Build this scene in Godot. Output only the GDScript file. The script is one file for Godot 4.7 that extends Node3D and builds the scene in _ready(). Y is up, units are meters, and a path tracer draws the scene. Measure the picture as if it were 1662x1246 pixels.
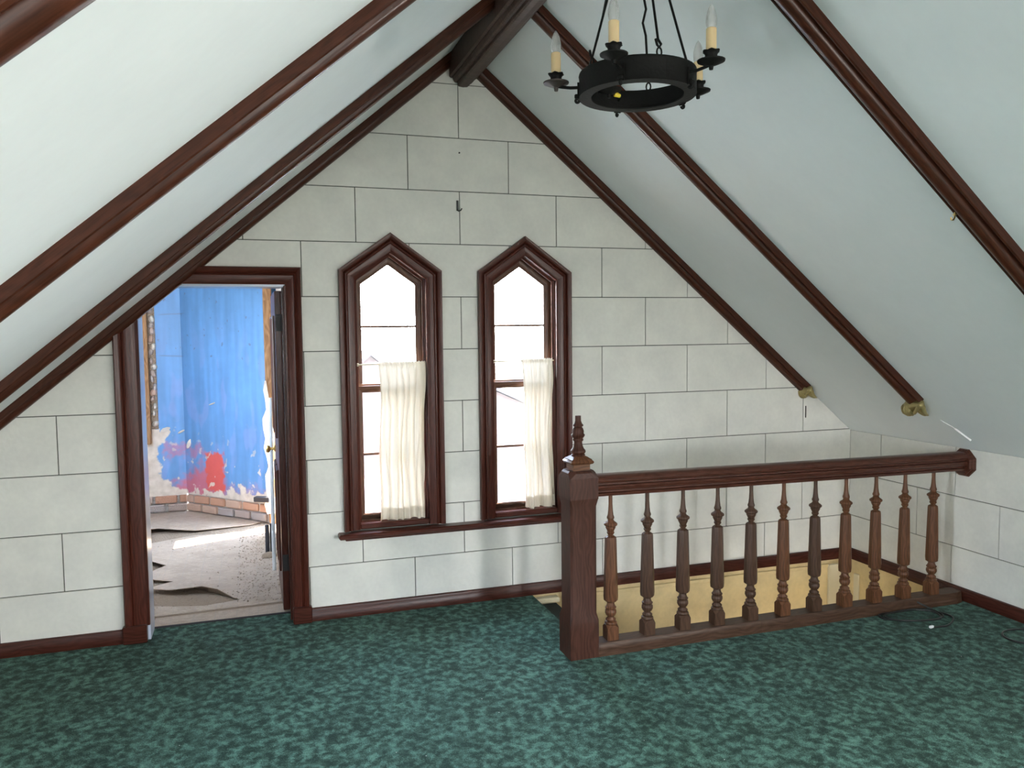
extends Node3D
# Attic room: gable wall of scored panels, two pointed windows, doorway to a derelict room, stair railing, ring chandelier.

const SLOPE_R := 0.837
const TOP_R := 3.43
const SLOPE_L := 0.845
const TOP_L := 3.42
const XW := 2.9527        # knee walls at +-XW
const ZR := 7.4           # rear gable
var M := {}
var taken := {}
var rng := RandomNumberGenerator.new()


# ---------------------------------------------------------------- mesh builder
class MB:
	var v := PackedVector3Array()
	var t := PackedVector2Array()
	var g := PackedInt32Array()
	var s := 0
	var gb := 0
	var uo := Vector2.ZERO

	func tri(a: Vector3, b: Vector3, c: Vector3, ua: Vector2, ub: Vector2, uc: Vector2, k: int) -> void:
		if (b - a).cross(c - a).length_squared() < 1e-18:
			return
		v.append_array(PackedVector3Array([a, b, c]))
		t.append_array(PackedVector2Array([ua + uo, ub + uo, uc + uo]))
		g.append(k)

	func open() -> void:
		s = v.size()
		gb += 20000

	func close() -> void:
		var mid := Vector3.ZERO
		for i in range(s, v.size()):
			mid += v[i]
		mid /= maxf(1.0, v.size() - s)
		var vol := 0.0
		for i in range(s, v.size(), 3):
			vol += (v[i] - mid).dot((v[i + 1] - mid).cross(v[i + 2] - mid))
		if vol < 0.0:
			for i in range(s, v.size(), 3):
				var a := v[i + 1]
				v[i + 1] = v[i + 2]
				v[i + 2] = a
				var b := t[i + 1]
				t[i + 1] = t[i + 2]
				t[i + 2] = b

	func loft(rings: Array, cap := true, closed := true, soft := 40.0) -> void:
		open()
		var n: int = rings[0].size()
		var big := 0
		var best := -1.0
		for i in rings.size():
			var per := 0.0
			for j in n:
				per += rings[i][j].distance_to(rings[i][(j + 1) % n])
			if per > best:
				best = per
				big = i
		var R: PackedVector3Array = rings[big]
		var ag := PackedInt32Array()
		ag.resize(n)
		var cur := 0
		var lim := deg_to_rad(soft)
		for j in n:
			if j > 0 and (R[j] - R[j - 1]).angle_to(R[(j + 1) % n] - R[j]) > lim:
				cur += 1
			ag[j] = cur
		if closed and cur > 0 and (R[0] - R[n - 1]).angle_to(R[1] - R[0]) <= lim:
			for j in n:
				if ag[j] == cur:
					ag[j] = 0
		var far := 0
		var cen := Vector3.ZERO
		for j in n:
			cen += R[j]
		cen /= n
		for j in n:
			if R[j].distance_to(cen) > R[far].distance_to(cen):
				far = j
		var sg := 0
		var uu := 0.0
		var pv := PackedFloat32Array([0.0])
		for j in n:
			pv.append(pv[j] + R[j].distance_to(R[(j + 1) % n]))
		for i in rings.size() - 1:
			var A: PackedVector3Array = rings[i]
			var B: PackedVector3Array = rings[i + 1]
			if i > 0 and (A[far] - rings[i - 1][far]).angle_to(B[far] - A[far]) > lim:
				sg += 1
			var ca := Vector3.ZERO
			var cb := Vector3.ZERO
			for j in n:
				ca += A[j]
				cb += B[j]
			var du := maxf((cb - ca).length() / n, A[far].distance_to(B[far]) * 0.5)
			for j in (n if closed else n - 1):
				var k := (j + 1) % n
				var gr := gb + sg * 300 + ag[j]
				var u0 := Vector2(uu, pv[j])
				var u1 := Vector2(uu, pv[j + 1])
				var u2 := Vector2(uu + du, pv[j + 1])
				var u3 := Vector2(uu + du, pv[j])
				tri(A[j], A[k], B[k], u0, u1, u2, gr)
				tri(A[j], B[k], B[j], u0, u2, u3, gr)
			uu += du
		if cap and closed:
			for e in [0, rings.size() - 1]:
				var A: PackedVector3Array = rings[e]
				var c := Vector3.ZERO
				for p in A:
					c += p
				c /= n
				for j in n:
					var k := (j + 1) % n
					var ua := Vector2(A[j].x + A[j].z, A[j].y)
					var ub := Vector2(A[k].x + A[k].z, A[k].y)
					if e == 0:
						tri(A[k], A[j], c, ub, ua, Vector2(c.x + c.z, c.y), -1)
					else:
						tri(A[j], A[k], c, ua, ub, Vector2(c.x + c.z, c.y), -1)
		close()

	# polygon in local xy, pushed from z0 to z1
	func prism(poly: PackedVector2Array, z0: float, z1: float, xf := Transform3D()) -> void:
		open()
		var tidy := PackedVector2Array()
		for p in poly:
			if tidy.is_empty() or (p.distance_to(tidy[-1]) > 0.0005 and p.distance_to(tidy[0]) > 0.0005):
				tidy.append(p)
		poly = tidy
		var ix := Geometry2D.triangulate_polygon(poly)
		if ix.is_empty():
			print("no triangles: ", poly)
		for i in range(0, ix.size(), 3):
			var p := poly[ix[i]]
			var q := poly[ix[i + 1]]
			var r := poly[ix[i + 2]]
			var up := (q - p).cross(r - p) > 0
			if not up:
				var w := q
				q = r
				r = w
			tri(xf * Vector3(p.x, p.y, z1), xf * Vector3(q.x, q.y, z1), xf * Vector3(r.x, r.y, z1), p, q, r, -1)
			tri(xf * Vector3(p.x, p.y, z0), xf * Vector3(r.x, r.y, z0), xf * Vector3(q.x, q.y, z0), p, r, q, -1)
		var cw := Geometry2D.is_polygon_clockwise(poly)
		var n := poly.size()
		for j in n:
			var p := poly[j]
			var q := poly[(j + 1) % n]
			if cw:
				var w := p
				p = q
				q = w
			var l := p.distance_to(q)
			var d := z1 - z0
			var a := xf * Vector3(p.x, p.y, z0)
			var b := xf * Vector3(q.x, q.y, z0)
			var c := xf * Vector3(q.x, q.y, z1)
			var e := xf * Vector3(p.x, p.y, z1)
			tri(a, b, c, Vector2(0, 0), Vector2(l, 0), Vector2(l, d), -1)
			tri(a, c, e, Vector2(0, 0), Vector2(l, d), Vector2(0, d), -1)
		# triangulation keeps a fixed sense; a sheared or mirrored transform may flip it
		close()

	# box with chamfered edges, grain along its longest side
	func box(c: Vector3, size: Vector3, b := 0.003, turn := Basis()) -> void:
		var ax := 0
		if size.y >= size.x and size.y >= size.z:
			ax = 1
		elif size.z >= size.x and size.z >= size.y:
			ax = 2
		var e := Vector3.ZERO
		e[ax] = 1.0
		var f := Vector3.ZERO
		f[(ax + 1) % 3] = 1.0
		var h := e.cross(f)
		var L: float = size[ax] / 2
		var P: float = size[(ax + 1) % 3] / 2
		var Q: float = size[(ax + 2) % 3] / 2
		b = minf(b, minf(P, minf(Q, L)) * 0.49)
		var rings := []
		for k in [[-L, b], [-L + b, 0.0], [L - b, 0.0], [L, b]]:
			var i: float = k[1]
			var r := PackedVector3Array()
			for q in [[P - i, Q - b], [P - b, Q - i], [-P + b, Q - i], [-P + i, Q - b], [-P + i, -Q + b], [-P + b, -Q + i], [P - b, -Q + i], [P - i, -Q + b]]:
				r.append(c + turn * (e * k[0] + f * q[0] + h * q[1]))
			rings.append(r)
		loft(rings, true, true, 30.0)

	# turned shape: profile of (radius, height) about local y
	func lathe(prof: Array, n := 20, xf := Transform3D(), soft := 50.0) -> void:
		var rings := []
		for p in prof:
			var r := PackedVector3Array()
			for j in n:
				var a := TAU * j / n
				r.append(xf * Vector3(cos(a) * p[0], p[1], sin(a) * p[0]))
			rings.append(r)
		loft(rings, true, true, soft)

	func tube(pts: PackedVector3Array, rad: float, n := 8, ring_closed := false) -> void:
		var rings := []
		var side := Vector3.ZERO
		for i in pts.size():
			var d := (pts[mini(i + 1, pts.size() - 1)] - pts[maxi(i - 1, 0)]).normalized()
			if side == Vector3.ZERO:
				side = d.cross(Vector3.UP if absf(d.y) < 0.9 else Vector3.RIGHT).normalized()
			side = (side - d * side.dot(d)).normalized()
			var up := d.cross(side)
			var r := PackedVector3Array()
			for j in n:
				var a := TAU * j / n
				r.append(pts[i] + (side * cos(a) + up * sin(a)) * rad)
			rings.append(r)
		loft(rings, not ring_closed, true, 70.0)

	# profile (x to the side, y up) drawn straight along an axis frame
	func bar(prof: Array, a: Vector3, b: Vector3, side: Vector3, up: Vector3, soft := 35.0) -> void:
		var rings := []
		for p in [a, b]:
			var r := PackedVector3Array()
			for q in prof:
				r.append(p + side * q[0] + up * q[1])
			rings.append(r)
		loft(rings, true, true, soft)

	# moulding round a path in the xy plane with mitred corners: profile of (outward, proud)
	func frame(path: Array, prof: Array, closed: bool, z := 0.0, soft := 35.0, outward := 1.0) -> void:
		var rings := []
		var n := path.size()
		for i in n + (1 if closed else 0):
			var p: Vector2 = path[i % n]
			var d0 := Vector2.ZERO
			var d1 := Vector2.ZERO
			if closed or i > 0:
				d0 = (p - path[(i - 1 + n) % n]).normalized()
			if closed or i < n - 1:
				d1 = (path[(i + 1) % n] - p).normalized()
			if d0 == Vector2.ZERO:
				d0 = d1
			if d1 == Vector2.ZERO:
				d1 = d0
			var n0 := Vector2(-d0.y, d0.x)
			var n1 := Vector2(-d1.y, d1.x)
			var m := (n0 + n1).normalized()
			m /= maxf(m.dot(n0), 0.3)
			var r := PackedVector3Array()
			for q in prof:
				var w: Vector2 = p + m * q[0] * outward
				r.append(Vector3(w.x, w.y, z + q[1]))
			rings.append(r)
		loft(rings, not closed, true, soft)

	func mesh() -> ArrayMesh:
		var st := SurfaceTool.new()
		st.begin(Mesh.PRIMITIVE_TRIANGLES)
		for i in range(0, v.size(), 3):
			st.set_smooth_group(g[i / 3])
			for k in [0, 2, 1]:
				st.set_uv(t[i + k])
				st.add_vertex(v[i + k])
		st.generate_normals()
		st.index()
		return st.commit()


# ---------------------------------------------------------------- naming and tagging
func numbered(called: String, parent: Node) -> String:
	var key := [parent.get_instance_id(), called]
	taken[key] = taken.get(key, -1) + 1
	return called if taken[key] == 0 else "%s_%03d" % [called, taken[key]]


func put(called: String, shape, m: Material, parent: Node = null) -> MeshInstance3D:
	if parent == null:
		parent = self
	var o := MeshInstance3D.new()
	o.mesh = shape.mesh() if shape is MB else shape
	o.material_override = m
	o.name = numbered(called, parent)
	parent.add_child(o, true)
	return o


func tag(o: Node, label: String, category: String, group := "", kind := "") -> Node:
	o.set_meta("label", label)
	o.set_meta("category", category)
	if group:
		o.set_meta("group", group)
	if kind:
		o.set_meta("kind", kind)
	return o


func thing(called: String, label: String, category: String, at := Vector3.ZERO, group := "", kind := "") -> Node3D:
	var o := Node3D.new()
	o.name = numbered(called, self)
	add_child(o, true)
	o.position = at
	tag(o, label, category, group, kind)
	return o


func struct(called: String, shape, m: Material, label: String, category: String) -> MeshInstance3D:
	var o := put(called, shape, m)
	tag(o, label, category, "", "structure")
	return o


func bx(c: Vector3, s: Vector3, b := 0.003, turn := Basis()) -> MB:
	var q := MB.new()
	q.box(c, s, b, turn)
	return q


func roof_y(x: float) -> float:
	return TOP_R - SLOPE_R * x if x > 0 else TOP_L + SLOPE_L * x


# ---------------------------------------------------------------- materials
func noise(sd: int, freq: float, oct := 3, kind := FastNoiseLite.TYPE_SIMPLEX_SMOOTH) -> FastNoiseLite:
	var n := FastNoiseLite.new()
	n.seed = sd
	n.frequency = freq
	n.noise_type = kind
	n.fractal_octaves = oct
	return n


func plain(c: Color, rough := 0.7, metal := 0.0) -> StandardMaterial3D:
	var m := StandardMaterial3D.new()
	m.albedo_color = c.linear_to_srgb()
	m.roughness = rough
	m.metallic = metal
	return m


func tex(im: Image) -> ImageTexture:
	return ImageTexture.create_from_image(im)


func wood_image() -> Image:
	var w := 1024
	var h := 256
	var a := noise(3, 0.011, 4)
	var b := noise(4, 0.05, 3)
	var c := noise(5, 0.004, 2)
	var im := Image.create(w, h, false, Image.FORMAT_RGB8)
	for y in h:
		for x in w:
			var warp := c.get_noise_2d(x * 0.8, y * 2.0) * 34.0
			var rings := sin((y + warp + a.get_noise_2d(x * 0.35, y * 2.0) * 14.0) * 0.26)
			var pore := b.get_noise_2d(x * 0.09, y * 4.2)
			var q := 0.70 + 0.13 * rings + 0.30 * pore
			q = clampf(q, 0.30, 1.0)
			im.set_pixel(x, y, Color(q, pow(q, 1.12), pow(q, 1.2)).linear_to_srgb())
	return im


func wood(tint: Color, rough := 0.38, coat := 0.25) -> StandardMaterial3D:
	var m := plain(tint, rough)
	m.albedo_texture = M.wood_tex
	m.uv1_scale = Vector3(1.0, 3.2, 1.0)
	m.metallic_specular = 0.3
	m.clearcoat_enabled = true
	m.clearcoat = coat
	m.clearcoat_roughness = 0.25
	m.heightmap_enabled = true
	m.heightmap_texture = M.wood_tex
	m.heightmap_scale = 0.05
	return m


func bumpy(m: StandardMaterial3D, sd: int, freq: float, cm: float, size: float) -> StandardMaterial3D:
	var n := NoiseTexture2D.new()
	n.width = 512
	n.height = 512
	n.seamless = true
	n.noise = noise(sd, freq, 4)
	m.heightmap_enabled = true
	m.heightmap_texture = n
	m.heightmap_scale = cm
	m.uv1_triplanar = true
	m.uv1_world_triplanar = true
	m.uv1_scale = Vector3.ONE / size
	return m


func blotchy(c: Color, amount: float, sd: int, size: float, rough := 0.8) -> StandardMaterial3D:
	# paint with faint uneven patches and a fine grain
	var n := 512
	var a := noise(sd, 0.008, 4).get_seamless_image(n, n).get_data()
	var b := noise(sd + 7, 0.06, 3).get_seamless_image(n, n).get_data()
	var im := Image.create(n, n, false, Image.FORMAT_RGB8)
	for y in n:
		for x in n:
			var k := y * n + x
			var q := 1.0 + amount * ((a[k] / 255.0 - 0.5) * 1.4 + (b[k] / 255.0 - 0.5) * 0.6)
			im.set_pixel(x, y, Color(c.r * q, c.g * q, c.b * (q - amount * 0.15 * (a[k] / 255.0 - 0.5))).linear_to_srgb())
	var m := plain(Color.WHITE, rough)
	m.albedo_texture = tex(im)
	return bumpy(m, sd + 20, 0.05, 0.08, size)


func carpet_material() -> StandardMaterial3D:
	var n := 1024
	var nz := noise(11, 0.017, 5)
	nz.domain_warp_enabled = true
	nz.domain_warp_amplitude = 40.0
	nz.domain_warp_frequency = 0.02
	var a := nz.get_seamless_image(n, n).get_data()
	var b := noise(12, 0.22, 2).get_seamless_image(n, n).get_data()
	var c := noise(13, 0.0028, 2).get_seamless_image(n, n).get_data()
	var lz := noise(14, 0.045, 3)
	lz.fractal_type = FastNoiseLite.FRACTAL_RIDGED
	lz.domain_warp_enabled = true
	lz.domain_warp_amplitude = 24.0
	lz.domain_warp_frequency = 0.03
	var d := lz.get_seamless_image(n, n).get_data()
	var out := PackedByteArray()
	out.resize(n * n * 3)
	var hgt := PackedByteArray()
	hgt.resize(n * n)
	var ramp := PackedByteArray()
	for i in 256:
		var q := i / 255.0
		var col := Color(0.005, 0.025, 0.017).lerp(Color(0.098, 0.212, 0.168), pow(q, 1.6)).linear_to_srgb()
		ramp.append_array(PackedByteArray([col.r8, col.g8, col.b8]))
	for k in n * n:
		var q := 0.36 + (a[k] - 128) / 255.0 * 1.35 + (b[k] - 128) / 255.0 * 1.0 + (c[k] - 128) / 255.0 * 0.35 + maxf(0.0, d[k] / 255.0 - 0.58) * 1.1
		var i := clampi(int(q * 255.0), 0, 255)
		out[k * 3] = ramp[i * 3]
		out[k * 3 + 1] = ramp[i * 3 + 1]
		out[k * 3 + 2] = ramp[i * 3 + 2]
		hgt[k] = clampi(int(128 + (b[k] - 128) * 0.9 + (a[k] - 128) * 0.35), 0, 255)
	var m := plain(Color.WHITE, 0.75)
	m.albedo_texture = tex(Image.create_from_data(n, n, false, Image.FORMAT_RGB8, out))
	m.heightmap_enabled = true
	m.heightmap_texture = tex(Image.create_from_data(n, n, false, Image.FORMAT_L8, hgt))
	m.heightmap_scale = 0.15
	m.rim_enabled = true
	m.rim = 0.12
	m.rim_tint = 0.0
	m.uv1_triplanar = true
	m.uv1_world_triplanar = true
	m.uv1_scale = Vector3.ONE / 1.05
	m.metallic_specular = 0.15
	return m


# paint of the derelict room: blue over red over plaster. s runs along the two walls, y up
func blue_image(w: int, h: int, ws: float, hs: float) -> Image:
	var im := Image.create(w, h, false, Image.FORMAT_RGB8)
	var n1 := noise(31, 1.6, 4)
	var n2 := noise(32, 9.0, 4)
	var n3 := noise(33, 2.6, 2)
	var spots := noise(34, 5.5, 3)
	for py in h:
		var y := hs * (1.0 - (py + 0.5) / h)
		for px in w:
			var s := ws * (px + 0.5) / w
			var a := n1.get_noise_2d(s, y)
			var f := n2.get_noise_2d(s, y)
			var streak := n3.get_noise_2d(s * 4.0, y * 0.35)
			var q := 1.0 + 0.16 * streak + 0.10 * a
			var c := Color(0.115 * q, 0.275 * q, 0.53 * q)
			# faded mauve patches
			var fade := smoothstep(0.12, 0.45, n3.get_noise_2d(s * 2.2 + 9.0, y * 0.8)) * smoothstep(2.1, 1.0, y) * 0.28
			c = c.lerp(Color(0.30, 0.33, 0.62), fade)
			# red under-coat, thin bands and one strong patch
			var e := f * 0.09
			var rd := 0.0
			rd = maxf(rd, smoothstep(0.05, -0.04, absf(y - 0.60 - e) - 0.035 + maxf(0.0, absf(s - 0.86) - 0.22) * 2.0) * 0.45)
			rd = maxf(rd, smoothstep(0.10, -0.05, y - 0.34 - e - 0.10 * sin(s * 7.0)) * smoothstep(0.62, 0.75, s + e) * smoothstep(1.42, 1.30, s) * 0.75)
			var dx := absf(s - 1.22 + e * 0.6) - 0.125
			var dy := absf(y - 0.40 + e * 0.5) - 0.19
			rd = maxf(rd, smoothstep(0.02, -0.02, maxf(dx, dy)))
			rd = maxf(rd, smoothstep(0.06, -0.04, y - 0.28 - e) * 0.35)
			c = c.lerp(Color(0.62, 0.10, 0.085), rd)
			# bare plaster: swept patch at the left, band above the bricks, flakes
			var edge := 0.0
			if y > 0.40:
				edge = 0.595 + 0.13 * pow(clampf((y - 0.60) / 0.18, 0.0, 1.0), 2.0)
			else:
				edge = 0.60 + 0.30 * pow((0.40 - y) / 0.26, 1.6)
			var pl := smoothstep(0.012, -0.012, s - edge - f * 0.05) * (1.0 if y < 0.80 + f * 0.12 else 0.0)
			pl = maxf(pl, smoothstep(0.012, -0.012, y - 0.215 - f * 0.10 - 0.05 * smoothstep(1.3, 1.5, s)))
			var fl := smoothstep(0.46, 0.53, spots.get_noise_2d(s * 1.3, y * 1.1)) * smoothstep(0.95, 0.35, y) * 0.9
			pl = maxf(pl, fl)
			c = c.lerp(Color(0.62 + 0.12 * f, 0.53 + 0.12 * f, 0.43 + 0.12 * f), pl)
			# scratches and dents
			var sc := smoothstep(0.008, 0.003, absf(y - 1.86 - 0.06 * s - 0.01 * a)) * smoothstep(0.06, 0.0, absf(s - 0.76) - 0.08) * 0.6
			sc = maxf(sc, smoothstep(0.008, 0.003, absf(y - 1.54 + 0.05 * s)) * smoothstep(0.05, 0.0, absf(s - 0.74) - 0.08) * 0.6)
			sc = maxf(sc, smoothstep(0.56, 0.66, spots.get_noise_2d(s * 2.4 + 31.0, y * 1.7)) * smoothstep(1.2, 1.5, y) * 0.7)
			c = c.lerp(Color(0.11, 0.14, 0.22), sc)
			c = c * (1.0 + 0.05 * f)
			im.set_pixel(px, py, c.linear_to_srgb())
	return im


func lino_image() -> Image:
	var n := 640
	var im := Image.create(n, n, false, Image.FORMAT_RGB8)
	var a := noise(41, 0.006, 4)
	var b := noise(42, 0.05, 4)
	var c := noise(43, 0.16, 2)
	for y in n:
		for x in n:
			var dirt := smoothstep(-0.05, 0.5, a.get_noise_2d(x, y) + 0.5 * b.get_noise_2d(x, y))
			var q := 0.40 + 0.09 * b.get_noise_2d(x * 0.5, y * 1.6) + 0.06 * c.get_noise_2d(x, y)
			var col := Color(q * 1.06, q * 0.82, q * 0.62).lerp(Color(0.34, 0.255, 0.18), dirt * 0.7)
			if x % 64 < 2 or y % 64 < 2:
				col = col.lerp(Color(0.33, 0.29, 0.25), 0.5)
			im.set_pixel(x, y, col.linear_to_srgb())
	return im


func materials() -> void:
	M.wood_tex = tex(wood_image())
	M.rafter = wood(Color(0.072, 0.022, 0.011), 0.33, 0.16)
	M.ridge = wood(Color(0.075, 0.042, 0.032), 0.5, 0.05)
	M.casing = wood(Color(0.082, 0.020, 0.012), 0.33, 0.16)
	M.base = wood(Color(0.070, 0.019, 0.012), 0.33, 0.16)
	M.newel = wood(Color(0.066, 0.024, 0.015), 0.5, 0.06)
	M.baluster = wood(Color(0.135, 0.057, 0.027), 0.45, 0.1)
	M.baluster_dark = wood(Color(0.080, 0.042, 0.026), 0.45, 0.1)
	M.rail = wood(Color(0.085, 0.030, 0.019), 0.33, 0.16)
	M.old_wood = wood(Color(0.42, 0.24, 0.12), 0.8, 0.0)
	M.sash = wood(Color(0.13, 0.06, 0.035), 0.45, 0.15)
	M.panel = blotchy(Color(0.70, 0.69, 0.64), 0.10, 51, 1.1)
	M.joint = plain(Color(0.10, 0.105, 0.09), 0.95)
	M.ceiling = blotchy(Color(0.745, 0.785, 0.795), 0.045, 61, 1.5, 0.75)
	M.yellow = blotchy(Color(0.64, 0.50, 0.265), 0.20, 71, 1.3, 0.6)
	M.cream = plain(Color(0.66, 0.58, 0.40), 0.5)
	M.carpet = carpet_material()
	M.stair = bumpy(plain(Color(0.016, 0.022, 0.018), 0.95), 15, 0.2, 0.3, 0.4)
	M.iron = bumpy(plain(Color(0.0055, 0.0055, 0.005), 0.55, 0.0), 81, 0.03, 0.06, 0.25)
	M.iron.metallic_specular = 0.25
	M.rust = plain(Color(0.035, 0.026, 0.022), 0.5, 0.3)
	M.sleeve = plain(Color(0.60, 0.45, 0.25), 0.55)
	M.sleeve.subsurf_scatter_enabled = true
	M.sleeve.subsurf_scatter_strength = 0.15
	M.gold = bumpy(plain(Color(0.40, 0.33, 0.15), 0.34, 0.85), 82, 0.05, 0.12, 0.12)
	M.brass = plain(Color(0.62, 0.44, 0.16), 0.3, 1.0)
	M.white_paint = plain(Color(0.72, 0.72, 0.72), 0.25)
	M.blue_white = plain(Color(0.50, 0.55, 0.66), 0.18)
	M.plaster = bumpy(plain(Color(0.62, 0.55, 0.46), 0.95), 83, 0.02, 1.2, 0.5)
	M.mortar = bumpy(plain(Color(0.50, 0.44, 0.38), 0.95), 84, 0.06, 1.5, 0.3)
	M.bricks = []
	for c in [Color(0.52, 0.28, 0.18), Color(0.46, 0.35, 0.29), Color(0.55, 0.36, 0.26), Color(0.43, 0.36, 0.32)]:
		M.bricks.append(bumpy(plain(c, 0.95), 85, 0.05, 0.8, 0.25))
	M.dirt = bumpy(plain(Color(0.27, 0.20, 0.14), 1.0), 86, 0.03, 1.0, 0.4)
	M.lino = plain(Color.WHITE, 0.7)
	M.lino.albedo_texture = tex(lino_image())
	M.lino.uv1_triplanar = true
	M.lino.uv1_world_triplanar = true
	M.lino.uv1_scale = Vector3.ONE / 1.25
	M.crumb = plain(Color(0.25, 0.19, 0.14), 1.0)
	M.black = plain(Color(0.012, 0.012, 0.012), 0.45)
	M.cable = plain(Color(0.007, 0.008, 0.008), 0.3)
	M.yellow_nut = plain(Color(0.75, 0.55, 0.04), 0.4)
	M.curtain = plain(Color(0.78, 0.70, 0.585), 0.95)
	M.curtain.backlight_enabled = true
	M.curtain.backlight = Color(0.10, 0.09, 0.078).linear_to_srgb()
	M.curtain.cull_mode = BaseMaterial3D.CULL_DISABLED
	M.pane = plain(Color(0.95, 0.97, 1.0), 0.03)
	M.pane.transparency = BaseMaterial3D.TRANSPARENCY_ALPHA
	M.pane.albedo_color.a = 0.05
	M.bulb = plain(Color(0.9, 0.9, 0.88), 0.08)
	M.bulb.transparency = BaseMaterial3D.TRANSPARENCY_ALPHA
	M.bulb.albedo_color.a = 0.30
	M.bulb = bumpy(M.bulb, 87, 0.12, 0.5, 0.10)
	var bi := Image.create(512, 640, false, Image.FORMAT_RGB8)
	bi = blue_image(512, 640, 1.93, 2.42)
	M.blue = plain(Color.WHITE, 0.55)
	M.blue.albedo_texture = tex(bi)
	M.bare_grey = bumpy(plain(Color(0.55, 0.52, 0.48), 0.95), 88, 0.02, 0.5, 0.8)  # plain grey of the bare side walls and ceiling
	M.ext_brick = plain(Color(0.062, 0.045, 0.041), 0.95)
	M.ext_roof = plain(Color(0.040, 0.030, 0.033), 0.9)
	M.ext_dark = plain(Color(0.020, 0.018, 0.022), 0.7)
	M.ground = plain(Color(0.40, 0.40, 0.37), 1.0)


# ---------------------------------------------------------------- build
func _ready() -> void:
	rng.seed = 7
	camera_and_light()
	materials()
	shell()
	rear_part()
	stairwell()
	derelict_room()
	beams()
	windows()
	door()
	railing()
	chandelier(Vector3(0.02, 2.53, 2.33))
	small_things()
	outside()


func camera_and_light() -> void:
	var cam := Camera3D.new()
	cam.name = "camera"
	add_child(cam)
	cam.position = Vector3(-1.2462, 1.7173, 4.817)
	cam.basis = Basis(Vector3.UP, -0.3154) * Basis(Vector3.RIGHT, -0.0675) * Basis(Vector3.BACK, -0.0106)
	cam.fov = rad_to_deg(2.0 * atan(623.0 / 1300.0))
	cam.near = 0.05
	cam.current = true

	var env := Environment.new()
	var sky := Sky.new()
	var sm := ProceduralSkyMaterial.new()
	sm.sky_top_color = Color(0.76, 0.85, 0.97)
	sm.sky_horizon_color = Color(0.93, 0.94, 0.95)
	sm.ground_bottom_color = Color(0.45, 0.44, 0.42)
	sm.ground_horizon_color = Color(0.80, 0.82, 0.83)
	sm.sun_angle_max = 1.0
	sky.sky_material = sm
	env.background_mode = Environment.BG_SKY
	env.sky = sky
	env.background_energy_multiplier = 62.0
	env.tonemap_mode = Environment.TONE_MAPPER_LINEAR
	env.tonemap_exposure = 0.80
	env.sdfgi_enabled = true
	env.ssao_enabled = true
	env.ssil_enabled = true
	var we := WorldEnvironment.new()
	we.name = "world_environment"
	we.environment = env
	add_child(we)

	var sun := DirectionalLight3D.new()
	sun.name = "sun"
	add_child(sun)
	sun.light_color = Color(1.0, 0.94, 0.84)
	sun.light_energy = 42.0
	sun.light_angular_distance = 0.5
	sun.shadow_enabled = true
	sun.sky_mode = DirectionalLight3D.SKY_MODE_LIGHT_ONLY
	sun.look_at_from_position(Vector3.ZERO, Vector3(-0.74, -0.78, 0.29))

	# daylight stand-ins out of view: area lights placed to light ceilings, walls and stairwell
	unseen_light("unseen_side_light", Vector3(-3.08, 1.22, 3.5), Vector3(1, -0.05, 0), Vector2(0.36, 1.0), 3.8, Color(0.93, 0.97, 1.0))  # out of view at the left, placed to light the right wall
	unseen_light("unseen_side_light", Vector3(3.08, 1.40, 4.8), Vector3(-1, 0.05, 0), Vector2(0.36, 0.9), 30.0, Color(1.0, 0.98, 0.95))  # out of view at the right, placed to light the left ceiling
	unseen_light("unseen_stair_light", Vector3(2.1, -1.25, 1.0), Vector3(0, 0.1, -1), Vector2(0.8, 1.0), 0.2, Color(1.0, 0.95, 0.86))  # out of view below the floor, placed to brighten the yellow wall
	unseen_light("unseen_rear_light", Vector3(-0.9, 1.55, ZR + 0.03), Vector3(0, -0.1, -1), Vector2(0.34, 1.3), 2.0, Color(1.0, 0.98, 0.95))  # behind the camera, placed to light the gable wall
	unseen_light("unseen_rear_light", Vector3(1.5, 1.35, ZR + 0.03), Vector3(0, -0.1, -1), Vector2(0.46, 1.3), 9.0, Color(1.0, 0.98, 0.95))  # behind the camera, placed to light gable wall and left ceiling


func unseen_light(called: String, at: Vector3, towards: Vector3, size: Vector2, energy: float, c: Color) -> void:
	var l := AreaLight3D.new()
	l.name = numbered(called, self)
	add_child(l)
	l.area_size = size
	l.light_color = c
	l.light_energy = energy
	l.shadow_enabled = true
	l.area_range = 30.0
	l.look_at_from_position(at, at + towards)


func gable_clip(z_in := 0.0) -> PackedVector2Array:
	return PackedVector2Array([Vector2(-XW, -0.3), Vector2(XW, -0.3), Vector2(XW, roof_y(XW) + z_in), Vector2(0.006, 3.425 + z_in), Vector2(-XW, roof_y(-XW) + z_in)])


func pent(c: float, hw: float, y0: float, ys: float, ya: float) -> PackedVector2Array:
	return PackedVector2Array([Vector2(c - hw, y0), Vector2(c + hw, y0), Vector2(c + hw, ys), Vector2(c, ya), Vector2(c - hw, ys)])


func rect(x0: float, y0: float, x1: float, y1: float) -> PackedVector2Array:
	return PackedVector2Array([Vector2(x0, y0), Vector2(x1, y0), Vector2(x1, y1), Vector2(x0, y1)])


func minus(polys: Array, hole: PackedVector2Array) -> Array:
	var out := []
	for p in polys:
		for q in Geometry2D.clip_polygons(p, hole):
			if not Geometry2D.is_polygon_clockwise(q):
				out.append(q)
	return out


func area(p: PackedVector2Array) -> float:
	var a := 0.0
	for i in p.size():
		a += p[i].cross(p[(i + 1) % p.size()])
	return absf(a) / 2


const WINX := [-0.434, 0.415]


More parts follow.
